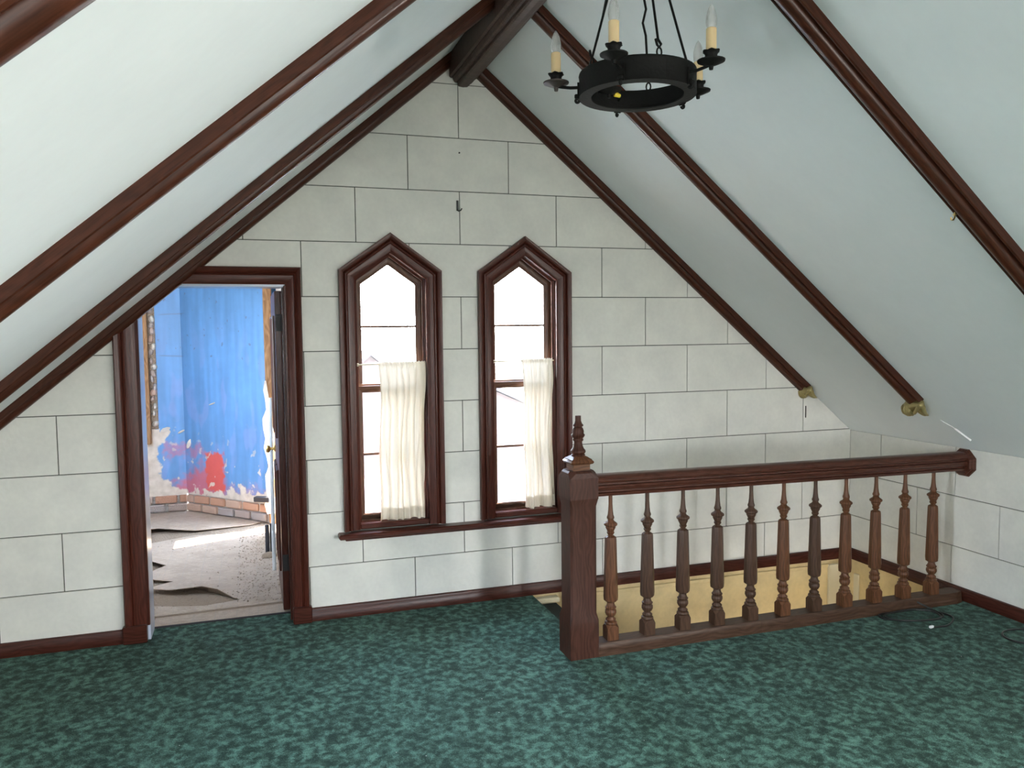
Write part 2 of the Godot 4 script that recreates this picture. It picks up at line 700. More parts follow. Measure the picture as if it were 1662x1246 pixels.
func shell() -> void:
	# gable wall: backing cut into strips so that each opening becomes a notch
	var back := MB.new()
	var cuts := [-3.15, -1.44, WINX[0], WINX[1], 3.15]
	var outer := PackedVector2Array([Vector2(-3.15, -0.3), Vector2(3.15, -0.3), Vector2(3.15, roof_y(XW)), Vector2(0.006, 3.55), Vector2(-3.15, roof_y(-XW))])
	for i in 4:
		var ps: Array = Geometry2D.intersect_polygons(outer, rect(cuts[i], -0.5, cuts[i + 1], 4.0))
		ps = minus(ps, rect(-1.84, -0.02, -1.04, 1.993))
		for c in WINX:
			ps = minus(ps, pent(c, 0.226, 0.525, 2.040, 2.195))
		if i == 3 or i == 2:
			ps = minus(ps, rect(0.455, -0.6, 4.0, 0.0))
		for p in ps:
			back.prism(p, -0.2, -0.007)
	var wall := struct("wall_back", back, M.joint, "pale gable end wall of large scored panels around door and windows", "wall")
	var holes := [rect(-1.90, -0.1, -0.985, 2.05)]
	for c in WINX:
		holes.append(pent(c, 0.27, 0.50, 2.07, 2.25))
	var W := 0.6332
	for r in 12:
		var y1 := 0.3229 + 0.32 * r
		var y0 := y1 - 0.32 if r > 0 else 0.0
		if r == 0:
			y0 = 0.0
		for side in 2:
			var x0 := (-0.985 if y1 < 2.0 else -1.90) if side == 1 else -XW
			var x1 := XW if side == 1 else -1.90
			var off := 0.0
			if side == 1:
				off = 0.0 if r % 2 == 1 else W / 2
			else:
				off = -2.245 if r % 2 == 1 else -2.245 + W / 2
			for k in range(-9, 10):
				var end := minf(x1, off + (k + 1) * W - 0.0028)
				if end > XW - 0.15:
					end = XW      # no sliver at the corner
					if off + k * W > XW - 0.15:
						continue
				var cell := rect(maxf(x0, off + k * W + 0.0028), y0 + 0.0028, end, y1 - 0.0028)
				if cell[1].x - cell[0].x < 0.01:
					continue
				var ps: Array = Geometry2D.intersect_polygons(cell, gable_clip(-0.004))
				for h in holes:
					ps = minus(ps, h)
				for p in ps:
					if area(p) > 0.0006:
						var q := MB.new()
						q.prism(p, -0.0075, 0.0)
						put("wall_panel", q, M.panel, wall)
	# right knee wall, panelled
	var rb := bx(Vector3(XW + 0.1075, 0.478, ZR / 2), Vector3(0.2, 0.965, ZR + 0.3), 0.001)
	var wr := struct("wall_right", rb, M.joint, "low pale panelled knee wall at the right, under the sloped ceiling", "wall")
	var jz := [[0.918 - 1.256, 0.918, 0.918 + 0.64, 0.918 + 1.28, 3.5, 4.14, 4.78, 5.42, 6.06, 6.7], [-0.01, 0.634, 1.254, 1.89, 2.53, 3.17, 3.81, 4.45, 5.09, 5.73, 6.37, 7.01], [-0.33, 0.304, 0.933, 1.57, 2.21, 2.85, 3.49, 4.13, 4.77, 5.41, 6.05, 6.69]]
	for r in 3:
		var y0: float = [0.0, 0.3229, 0.6429][r]
		var y1: float = [0.3229, 0.6429, roof_y(XW) - 0.004][r]
		var js: Array = jz[r] + [ZR]
		for k in js.size() - 1:
			var a: float = maxf(0.0, js[k]) + 0.0028
			var b: float = js[k + 1] - 0.0028
			if b - a > 0.02:
				put("wall_panel", bx(Vector3(XW + 0.00375, (y0 + y1) / 2, (a + b) / 2), Vector3(0.0075, y1 - y0 - 0.0056, b - a), 0.0003), M.panel, wr)
	struct("wall_left", bx(Vector3(-XW - 0.1, 0.30, ZR / 2), Vector3(0.2, 0.75, ZR + 0.3), 0.001), M.panel, "low pale knee wall at the left, out of view", "wall")
	var wl2 := MB.new()
	wl2.box(Vector3(-XW - 0.1, 0.80, 1.37), Vector3(0.2, 0.27, 3.04), 0.001)
	wl2.box(Vector3(-XW - 0.1, 0.80, 5.85), Vector3(0.2, 0.27, 3.4), 0.001)
	struct("wall_left_top", wl2, M.panel, "top of the low left knee wall on both sides of the unseen dormer", "wall")

	# sloped ceilings: local x down the slope, local y along the room
	for sd in [1, -1]:
		var k: float = SLOPE_R if sd > 0 else SLOPE_L
		var top: float = TOP_R if sd > 0 else TOP_L
		var down := Vector3(sd, -k, 0).normalized()
		var up := Vector3(k * sd, 1, 0).normalized()
		var xf := Transform3D(Basis(down, Vector3.BACK, up), Vector3(0, top, 0))
		var L := sqrt(1 + k * k)
		var q := MB.new()
		if sd > 0:
			q.prism(rect(-0.05, -0.2, (XW + 0.25) * L, 4.2), 0.0, 0.12, xf)
			q.prism(rect(-0.05, 4.2, 1.96 * L, 5.4), 0.0, 0.12, xf)
			q.prism(rect(-0.05, 5.4, (XW + 0.25) * L, ZR + 0.2), 0.0, 0.12, xf)
			struct("ceiling", q, M.ceiling, "sloping pale blue-white plaster ceiling at the right of the ridge", "ceiling")
		else:
			q.prism(rect(-0.05, -0.2, (XW + 0.25) * L, 2.9), 0.0, 0.12, xf)
			q.prism(rect(-0.05, 2.9, 1.96 * L, 4.1), 0.0, 0.12, xf)
			q.prism(rect(-0.05, 4.1, (XW + 0.25) * L, ZR + 0.2), 0.0, 0.12, xf)
			struct("ceiling", q, M.ceiling, "sloping near-white plaster ceiling at the left of the ridge", "ceiling")

	# floor with stair opening and the carpet running into the doorway
	var fl := MB.new()
	var down90 := Transform3D(Basis(Vector3.RIGHT, Vector3.BACK, Vector3.DOWN), Vector3.ZERO)
	fl.prism(PackedVector2Array([Vector2(-XW, 0), Vector2(-1.84, 0), Vector2(-1.84, -0.18), Vector2(-1.04, -0.18), Vector2(-1.04, 0), Vector2(0.445, 0), Vector2(0.445, 0.945), Vector2(XW, 0.945), Vector2(XW, ZR), Vector2(-XW, ZR)]), 0.0, 0.2, down90)
	struct("floor", fl, M.carpet, "mottled dark green patterned carpet covering the attic floor", "floor")

	# baseboards with a small cap
	var prof := [[0.0, 0.0], [0.018, 0.0], [0.018, 0.058], [0.013, 0.066], [0.012, 0.074], [0.0, 0.078]]
	var b1 := MB.new()
	b1.bar(prof, Vector3(-XW, 0, 0), Vector3(-1.962, 0, 0), Vector3.BACK, Vector3.UP)
	struct("baseboard_back", b1, M.base, "dark wood baseboard at the foot of the wall left of the door", "baseboard")
	var b2 := MB.new()
	b2.bar(prof, Vector3(-0.945, 0, 0), Vector3(XW, 0, 0), Vector3.BACK, Vector3.UP)
	struct("baseboard_back", b2, M.base, "long dark wood baseboard running under the windows to the stairwell", "baseboard")
	var b3 := MB.new()
	b3.bar(prof, Vector3(XW, 0, 0), Vector3(XW, 0, ZR), Vector3.LEFT, Vector3.UP)
	struct("baseboard_right", b3, M.base, "dark wood baseboard along the right knee wall", "baseboard")


func rear_part() -> void:
	# unseen half behind the camera: gable openings and dormers placed to let light in
	var q := MB.new()
	var outer := PackedVector2Array([Vector2(-3.15, -0.2), Vector2(3.15, -0.2), Vector2(3.15, roof_y(XW)), Vector2(0.006, 3.55), Vector2(-3.15, roof_y(-XW))])
	for c in [[-3.3, -0.9], [-0.9, 1.5], [1.5, 3.3]]:
		var ps: Array = Geometry2D.intersect_polygons(outer, rect(c[0], -1, c[1], 4))
		ps = minus(ps, rect(-1.08, 0.9, -0.72, 2.2))
		ps = minus(ps, rect(1.26, 0.7, 1.74, 2.0))
		for p in ps:
			q.prism(p, ZR, ZR + 0.2)
	struct("wall_rear", q, M.panel, "pale rear gable wall with two openings placed to let light in, unseen behind the viewer", "wall")
	for sd in [-1.0, 1.0]:  # dormers out of view, shaped to let light in from both sides
		var d := MB.new()
		var zc := 3.5 if sd < 0 else 4.8
		for z in [zc - 0.65, zc + 0.65]:
			d.prism(PackedVector2Array([Vector2(3.25 * sd, 0.9), Vector2(XW * sd, 0.9), Vector2(1.97 * sd, roof_y(1.97 * sd) + 0.01), Vector2(1.97 * sd, 1.95), Vector2(3.25 * sd, 1.95)]), z - 0.05, z + 0.05)
		d.box(Vector3(3.16 * sd, 1.42, zc - 0.42), Vector3(0.08, 1.0, 0.5), 0.001)
		d.box(Vector3(3.16 * sd, 1.42, zc + 0.42), Vector3(0.08, 1.0, 0.5), 0.001)
		d.box(Vector3(2.60 * sd, 1.90, zc), Vector3(1.32, 0.1, 1.4), 0.001)
		struct("wall_unseen_dormer_left" if sd < 0 else "wall_unseen_dormer_right", d, M.ceiling, "plain pale cheeks and flat top of an unseen dormer, placed to light the room, in the %s slope" % ("left" if sd < 0 else "right"), "wall")


func stairwell() -> void:
	var w := MB.new()
	w.box(Vector3(1.75, -1.325, -0.1), Vector3(2.8, 2.65, 0.2), 0.001)
	var wb := struct("wall_stair_back", w, M.yellow, "yellowed cream plaster wall of the stairwell below the baseboard", "wall")
	put("corner_board", bx(Vector3(2.86, -1.0, 0.012), Vector3(0.19, 1.93, 0.024), 0.004), M.cream, wb)
	put("plaster_ledge", bx(Vector3(1.75, -0.045, 0.003), Vector3(2.2, 0.025, 0.012), 0.004), M.yellow, wb)
	var r := MB.new()
	r.box(Vector3(XW + 0.1, -1.325, 0.5), Vector3(0.2, 2.64, 1.3), 0.001)
	var wr := struct("wall_stair_right", r, M.yellow, "yellowed cream stairwell wall at the right end of the railing", "wall")
	put("corner_board", bx(Vector3(XW - 0.008, -1.1, 0.10), Vector3(0.016, 2.0, 0.05), 0.004), M.cream, wr)
	var f := MB.new()
	for b in [[0.30, 1.7, -2.6, -0.205], [2.5, 3.2, -2.6, -0.205], [1.7, 2.5, -2.6, -1.75], [1.7, 2.5, -0.75, -0.205]]:  # leaves a low opening, out of view, for the stair light
		f.box(Vector3((b[0] + b[1]) / 2, (b[2] + b[3]) / 2, 1.05), Vector3(b[1] - b[0], b[3] - b[2], 0.2), 0.001)
	struct("wall_stair_front", f, M.yellow, "stairwell wall below the railing", "wall")
	struct("wall_stair_left", bx(Vector3(0.335, -1.40, 0.47), Vector3(0.2, 2.4, 1.2), 0.001), M.yellow, "stairwell wall below the top step", "wall")
	struct("floor_stair", bx(Vector3(1.75, -2.7, 0.5), Vector3(3.0, 0.1, 1.3), 0.001), M.stair, "floor at the foot of the stairs", "floor")
	var st := thing("staircase", "dark carpeted stairs going down behind the newel post", "stairs", Vector3(0.445, 0, 0))
	put("step", bx(Vector3(0.08, -0.056 - 1.282, 0.4725), Vector3(0.16, 2.564, 0.935), 0.01), M.stair, st)
	for i in 8:
		var h := 0.085 + 0.21 * (i + 1)
		put("step", bx(Vector3(0.285 + 0.25 * i, -h - (2.62 - h) / 2, 0.4725), Vector3(0.25, 2.62 - h, 0.935), 0.01), M.stair, st)
	tag(put("nosing_block", bx(Vector3(0.535, -0.035, 0.035), Vector3(0.17, 0.036, 0.06), 0.012), M.cream), "short cream painted wood block under the baseboard at the stair head", "trim")


func derelict_room() -> void:
	# far wall, flat part and slanted part; texture runs on from one to the other
	var far := Node3D.new()
	far.name = "wall_far"
	add_child(far)
	tag(far, "flaking blue painted plaster wall seen through the doorway", "wall", "", "structure")
	var A0 := Vector3(-2.70, 0, -3.46)
	var A1 := Vector3(-1.87, 0, -3.46)
	var B1 := Vector3(-1.11, 0, -2.64)
	for k in 2:
		var p := A0 if k == 0 else A1
		var e := A1 if k == 0 else B1
		var s0 := 0.0 if k == 0 else 0.83
		var s1 := 0.83 if k == 0 else 1.93
		var q := MB.new()
		var d := (e - p).normalized()
		var back := Vector3(d.z, 0, -d.x) * 0.15
		q.open()
		var top := Vector3(0, 2.42, 0)
		var low := Vector3(0, 0.16 if k == 0 else 0.17, 0)
		var c := [p + low, e + low, e + top, p + top]
		var vy: float = 1.0 - low.y / 2.42
		var uv := [Vector2(s0 / 1.93, vy), Vector2(s1 / 1.93, vy), Vector2(s1 / 1.93, 0), Vector2(s0 / 1.93, 0)]
		q.tri(c[0], c[1], c[2], uv[0], uv[1], uv[2], -1)
		q.tri(c[0], c[2], c[3], uv[0], uv[2], uv[3], -1)
		for j in 4:
			var a: Vector3 = c[j]
			var b: Vector3 = c[(j + 1) % 4]
			q.tri(b, a, a + back, uv[(j + 1) % 4], uv[j], uv[j], -1)
			q.tri(b, a + back, b + back, uv[(j + 1) % 4], uv[j], uv[(j + 1) % 4], -1)
		q.tri(c[0] + back, c[2] + back, c[1] + back, uv[0], uv[2], uv[1], -1)
		q.tri(c[0] + back, c[3] + back, c[2] + back, uv[0], uv[3], uv[2], -1)
		q.close()
		put("painted_plaster", q, M.blue, far)
		# bricks bared along the foot
		var m := MB.new()
		var len := p.distance_to(e)
		var mid := (p + e) / 2
		var turn := Basis(d, Vector3.UP, d.cross(Vector3.UP))
		m.box(mid + Vector3(0, 0.08, 0) + back * 0.5, Vector3(len, 0.2, 0.13), 0.002, turn)
		put("mortar", m, M.mortar, far)
		for row in 2:
			var x := -0.11 * row
			while x < len - 0.03:
				var bw := minf(0.205, len - x)
				var a := maxf(x, 0.0)
				if x + bw - a > 0.04:
					var cx := a + (x + bw - a) / 2
					var at := p + d * cx + Vector3(0, 0.042 + 0.083 * row, 0) - back.normalized() * (0.002 + rng.randf() * 0.014)
					var b := bx(at + back.normalized() * 0.03, Vector3(x + bw - a - 0.012, 0.070, 0.075), 0.008, turn * Basis(Vector3.UP, rng.randf_range(-0.03, 0.03)))
					put("brick", b, M.bricks[(rng.randi() % 3 + (1 if row == 0 else 0)) % 4], far)
				x += 0.217
	# flakes of plaster curling from the wall
	for f in [[0.66, 0.80, 0.09, 0.05], [0.80, 0.775, 0.06, 0.03], [0.90, 0.66, 0.045, 0.09], [1.25, 1.06, 0.07, 0.02]]:
		var s: float = f[0]
		var p := A0 + Vector3(s, 0, 0) if s < 0.83 else A1 + (B1 - A1).normalized() * (s - 0.83)
		var nrm := Vector3(0, 0, 1)
		if s >= 0.83:
			nrm = (B1 - A1).normalized().cross(Vector3.UP)
			if nrm.z < 0:
				nrm = -nrm
		var q := MB.new()
		q.lathe([[0.001, -0.004], [0.55, -0.002], [1.0, 0.0], [0.6, 0.004], [0.001, 0.006]], 9, Transform3D(Basis(Vector3(f[2] / 2, 0.01, 0.0), nrm * 2.2, Vector3(0.01, f[3] / 2, 0.0)), p + Vector3(0, f[1], 0) + nrm * 0.012))
		put("plaster_flake", q, M.plaster, far)
	# broken strip at the left edge: stud, rubble and laths
	put("stud", bx(Vector3(-2.185, 1.55, -3.40), Vector3(0.055, 1.75, 0.07), 0.006), M.old_wood, far)
	for i in 22:
		var y := 0.86 + i * 0.066 + rng.randf() * 0.045
		var q := MB.new()
		var w := rng.randf_range(0.014, 0.034)
		q.lathe([[0.001, -1.0], [0.75, -0.7], [1.0, 0.0], [0.7, 0.75], [0.001, 1.0]], 7, Transform3D(Basis(Vector3(w, rng.randf() * 0.008, 0), Vector3(rng.randf_range(-0.006, 0.006), rng.randf_range(0.026, 0.04), 0), Vector3(0, 0.004, 0.04)), Vector3(-2.126 + rng.randf_range(-0.014, 0.012), y, -3.44)))
		put("rubble_stone", q, M.bricks[rng.randi() % 4] if rng.randf() < 0.55 else M.plaster, far)
	put("mortar", bx(Vector3(-2.128, 1.56, -3.452), Vector3(0.062, 1.5, 0.02), 0.004), M.dirt, far)
	# end post of the slanted wall, torn plaster over wood
	put("corner_post", bx(B1 + Vector3(0.02, 1.21, -0.02), Vector3(0.075, 2.42, 0.10), 0.01), M.old_wood, far)
	var torn := PackedVector2Array()
	for i in 15:
		torn.append(Vector2(-0.045 - 0.014 * sin(i * 2.1) - 0.012 * sin(i * 0.9), 0.10 + i * 0.085))
	for i in range(14, -1, -1):
		torn.append(Vector2(0.022 + 0.012 * sin(i * 1.7) - (0.03 if i > 10 else 0.0), 0.10 + i * 0.085))
	var tp := MB.new()
	tp.prism(torn, 0.0, 0.03, Transform3D(Basis(), B1 + Vector3(0.01, 0, 0.03)))
	put("torn_plaster", tp, M.plaster, far)
	put("dark_plank", bx(B1 + Vector3(-0.07, 0.235, 0.055), Vector3(0.15, 0.045, 0.06), 0.005, Basis(Vector3.UP, -0.5)), M.ext_dark, far)

	# right wall with a low opening for the sunbeam, unseen left wall with an opening placed for light, ceiling
	var rw := MB.new()
	rw.box(Vector3(-0.93, 1.75, -1.55), Vector3(0.16, 1.34, 2.7), 0.001)
	rw.box(Vector3(-0.93, 0.54, -1.28), Vector3(0.16, 1.1, 2.16), 0.001)
	rw.box(Vector3(-0.93, 0.54, -2.82), Vector3(0.16, 1.1, 0.16), 0.001)
	struct("wall_derelict_right", rw, M.bare_grey, "bare grey side wall of the derelict room behind its open door", "wall")
	var lw := MB.new()
	lw.box(Vector3(-2.78, 0.25, -1.8), Vector3(0.16, 0.55, 3.4), 0.001)
	lw.box(Vector3(-2.78, 2.3, -1.8), Vector3(0.16, 0.3, 3.4), 0.001)
	lw.box(Vector3(-2.78, 1.4, -2.75), Vector3(0.16, 1.8, 1.5), 0.001)
	lw.box(Vector3(-2.78, 1.4, -0.88), Vector3(0.16, 1.8, 1.66), 0.001)
	lw.box(Vector3(-2.78, 0.75, -1.8), Vector3(0.16, 0.6, 0.6), 0.001)
	struct("wall_derelict_left", lw, M.bare_grey, "bare side wall of the derelict room out of view, its opening placed to let light in", "wall")
	struct("ceiling_derelict", bx(Vector3(-1.9, 2.49, -1.95), Vector3(2.2, 0.12, 3.48), 0.001), M.bare_grey, "bare ceiling of the derelict room beyond the doorway", "ceiling")
	var fl := MB.new()
	fl.box(Vector3(-1.85, -0.106, -1.86), Vector3(2.1, 0.2, 3.36), 0.001)
	struct("floor_derelict", fl, M.dirt, "dirty bare floor of the derelict room under the torn linoleum", "floor")

	# linoleum sheets
	sheet("worn beige linoleum strip laid across the door threshold", [[-1.84, -0.185], [-1.84, -0.36], [-1.06, -0.375], [-1.04, -0.31], [-1.04, -0.185]], {}, 0.0)
	sheet("dusty grid-patterned linoleum sheet with torn curling front edge, mid floor", [[-1.86, -0.40], [-1.06, -0.42], [-1.05, -0.9], [-1.10, -1.6], [-1.05, -2.3], [-1.75, -2.42], [-2.10, -2.25], [-2.35, -1.75], [-2.02, -1.56], [-1.88, -1.47], [-2.02, -1.35], [-2.2, -1.22], [-1.80, -1.07], [-1.95, -0.9], [-1.80, -0.80], [-1.70, -0.77], [-1.60, -0.765], [-1.50, -0.70], [-1.40, -0.575], [-1.36, -0.55], [-1.57, -0.50], [-1.75, -0.55], [-1.88, -0.60]],
		{8: 0.05, 9: 0.02, 11: 0.045, 12: 0.012, 13: 0.03, 14: 0.035, 15: 0.045, 16: 0.05, 17: 0.04, 18: 0.012}, 0.0)
	sheet("flat pale board lying at the far end of the derelict floor", [[-2.6, -2.62], [-2.05, -2.62], [-1.75, -2.52], [-1.30, -2.62], [-1.20, -2.70], [-1.86, -3.42], [-2.6, -3.43]], {0: 0.02, 1: 0.035, 2: 0.012}, 0.006)
	var mm := MultiMesh.new()
	mm.transform_format = MultiMesh.TRANSFORM_3D
	var cm := MB.new()
	cm.lathe([[0.001, -0.5], [0.8, -0.4], [1.0, 0.1], [0.6, 0.5], [0.001, 0.6]], 6)
	mm.mesh = cm.mesh()
	mm.instance_count = 900
	for i in 900:
		var far_side := rng.randf() < 0.75
		var z := rng.randf_range(-2.3, -0.45)
		var x := rng.randf_range(-1.38, -1.06) if far_side else rng.randf_range(-2.1, -1.2)
		var s := rng.randf_range(0.0012, 0.0045)
		mm.set_instance_transform(i, Transform3D(Basis(Vector3.UP, rng.randf() * TAU).scaled(Vector3(s * 1.5, s, s)), Vector3(x, 0.006 + s * 0.4, z)))
	var mi := MultiMeshInstance3D.new()
	mi.multimesh = mm
	mi.material_override = M.crumb
	mi.name = "debris"
	add_child(mi)
	tag(mi, "crumbs of plaster and dirt scattered over the linoleum", "debris", "", "stuff")
	var pp := MB.new()
	pp.tube(PackedVector3Array([Vector3(-1.128, 0.0, -1.14), Vector3(-1.126, 0.6, -1.14), Vector3(-1.122, 1.25, -1.15)]), 0.014, 10)
	tag(put("pipe", pp, M.white_paint), "thin white painted vertical pipe beside the open door in the derelict room", "pipe")
	for k in 2:
		var sp := MB.new()
		sp.lathe([[0.016, 0.0], [0.016, 0.24], [0.012, 0.25], [0.001, 0.25]], 10)
		var o := put("pipe_stub", sp, M.ext_dark)
		o.position = Vector3(-1.165 + 0.035 * k, -0.002, -1.52 - 0.03 * k)
		tag(o, ["short dark pipe stub rising from derelict floor, left one of the pair", "short dark pipe stub rising from derelict floor, right one nearest the white pipe"][k], "pipe", "dark pipe stubs")
	var sg := MB.new()
	sg.lathe([[0.05, 0.0], [0.045, 0.02], [0.02, 0.035], [0.001, 0.04]], 9, Transform3D(Basis().scaled(Vector3(1.2, 1, 0.8)), Vector3(-1.155, 0.004, -1.50)))
	tag(put("plaster_lump", sg, M.dirt), "lump of dark rubble at the foot of the two pipe stubs", "rubble")


# a thin floor covering with some edge points lifted
func sheet(label: String, pts: Array, lift: Dictionary, y0: float) -> void:
	var q := MB.new()
	var poly := PackedVector2Array()
	for p in pts:
		poly.append(Vector2(p[0], p[1]))
	var ix := Geometry2D.triangulate_polygon(poly)
	var P := func(i: int, t: float) -> Vector3: return Vector3(poly[i].x, y0 - 0.004 + t + lift.get(i, 0.0), poly[i].y)
	q.open()
	for i in range(0, ix.size(), 3):
		var a := ix[i]
		var b := ix[i + 1]
		var c := ix[i + 2]
		if (poly[b] - poly[a]).cross(poly[c] - poly[a]) < 0:
			b = ix[i + 2]
			c = ix[i + 1]
		q.tri(P.call(a, 0.004), P.call(c, 0.004), P.call(b, 0.004), poly[a], poly[c], poly[b], 5)
		q.tri(P.call(a, 0.0), P.call(b, 0.0), P.call(c, 0.0), poly[a], poly[b], poly[c], 6)
	var n := poly.size()
	var cw := Geometry2D.is_polygon_clockwise(poly)
	for j in n:
		var a := j if cw else (j + 1) % n
		var b := (j + 1) % n if cw else j
		q.tri(P.call(a, 0.0), P.call(a, 0.004), P.call(b, 0.004), Vector2.ZERO, Vector2.ZERO, Vector2.ZERO, -1)
		q.tri(P.call(a, 0.0), P.call(b, 0.004), P.call(b, 0.0), Vector2.ZERO, Vector2.ZERO, Vector2.ZERO, -1)
	q.close()
	tag(put("linoleum_sheet", q, M.lino), label, "linoleum")


func rafter_profile(w: float, d: float) -> Array:
	var a := [[w / 2, 0.012], [w / 2, -d * 0.56], [w * 0.455, -d * 0.62], [w * 0.40, -d * 0.60], [w * 0.385, -d * 0.40], [w * 0.30, -d * 0.36]]
	for i in 9:
		var t := PI * i / 8.0
		a.append([cos(t) * w * 0.255, -d * 0.58 - sin(t) * d * 0.42])
	for i in range(5, -1, -1):
		a.append([-a[i][0], a[i][1]])
	return a


func beams() -> void:
	# ridge beam: moulded, with a bead along its bottom edge
	var pr := [[-0.085, 0.26], [-0.085, 0.055], [-0.075, 0.048], [-0.066, 0.050], [-0.058, 0.030], [-0.050, 0.022], [-0.036, 0.022], [-0.034, 0.008], [-0.026, 0.001], [0.0, -0.002], [0.026, 0.001], [0.034, 0.008], [0.036, 0.022], [0.050, 0.022], [0.058, 0.030], [0.066, 0.050], [0.075, 0.048], [0.085, 0.055], [0.085, 0.26]]
	var q := MB.new()
	var ps := PackedVector2Array()
	for p in pr:
		ps.append(Vector2(p[0], p[1]))
	q.prism(ps, 0.0, ZR - 0.01, Transform3D(Basis(), Vector3(0.032, 3.19, 0.004)))
	var rb := put("ridge_beam", q, M.ridge)
	tag(rb, "dark moulded ridge beam running along the peak of the ceiling", "beam")
	var list := [
		[1, 0.995, 0.11, 0.060, 0.10, 2.57, "moulded dark wood rafter on right slope ending above the stair railing"],
		[1, 2.33, 0.115, 0.060, 0.10, 2.57, "moulded dark wood rafter on right slope passing behind the chandelier's right, nearest the viewer"],
		[-1, 0.925, 0.11, 0.062, 0.06, 2.62, "moulded dark wood rafter on left slope, nearest the end wall"],
		[-1, 2.345, 0.115, 0.062, 0.06, 2.62, "moulded dark wood rafter crossing the middle of the left slope"],
		[-1, 3.665, 0.12, 0.062, 0.06, 2.62, "moulded dark wood rafter cutting the photo's top left corner"],
	]
	for r in list:
		var sd: int = r[0]
		var k: float = SLOPE_R if sd > 0 else SLOPE_L
		var up := Vector3(k * sd, 1, 0).normalized()
		var a := Vector3(r[4] * sd, roof_y(r[4] * sd), r[1])
		var b := Vector3(r[5] * sd, roof_y(r[5] * sd), r[1])
		var m := MB.new()
		m.uo = Vector2(rng.randf(), rng.randf())
		m.bar(rafter_profile(r[2], r[3]), a, b, Vector3.BACK, up)
		tag(put("rafter", m, M.rafter), r[6], "rafter", "rafters under the sloped ceiling")
	# half rafters along the gable wall
	for sd in [1, -1]:
		var k: float = SLOPE_R if sd > 0 else SLOPE_L
		var up := Vector3(k * sd, 1, 0).normalized()
		var x0 := 0.10 if sd > 0 else 0.04
		var x1 := 2.545 if sd > 0 else 2.66
		var a := Vector3(x0 * sd, roof_y(x0 * sd), 0.0)
		var b := Vector3(x1 * sd, roof_y(x1 * sd), 0.0)
		var m := MB.new()
		var d := 0.064
		var w := 0.068
		m.bar([[0.0, 0.01], [w, 0.01], [w, -d * 0.50], [w * 0.92, -d * 0.56], [w * 0.84, -d * 0.54], [w * 0.80, -d * 0.40], [w * 0.70, -d * 0.38], [w * 0.66, -d * 0.60], [w * 0.58, -d * 0.80], [w * 0.42, -d * 0.95], [w * 0.2, -d], [0.0, -d]], a, b, Vector3.BACK, up)
		struct("trim_1" if sd > 0 else "trim_2", m, M.rafter, "dark moulded trim following the right gable slope down to a gilded ornament" if sd > 0 else "dark moulded trim following the left gable slope across the door corner", "trim")
	corbel(Vector3(2.545, 0, 0.036), "gilded carved leaf ornament at the lower end of the gable trim", 1.05)
	corbel(Vector3(2.570, 0, 0.995), "gilded carved leaf ornament at the lower end of the rafter above the railing", 1.2)


func blob(c: Vector3, r: Vector3, turn: Basis, sd: int, amp: float, n := 18) -> MB:
	var q := MB.new()
	var nz := noise(sd, 1.0, 3)
	var rings := []
	for i in range(0, 13):
		var th := PI * i / 12.0
		var ring := PackedVector3Array()
		for j in n:
			var ph := TAU * j / n
			var u := Vector3(sin(th) * cos(ph), -cos(th), sin(th) * sin(ph))
			var k := 1.0 + amp * nz.get_noise_3d(u.x * 1.6, u.y * 1.6, u.z * 1.6) * 2.0
			ring.append(c + turn * (u * r * k))
		rings.append(ring)
	q.loft(rings, false, true, 80.0)
	return q


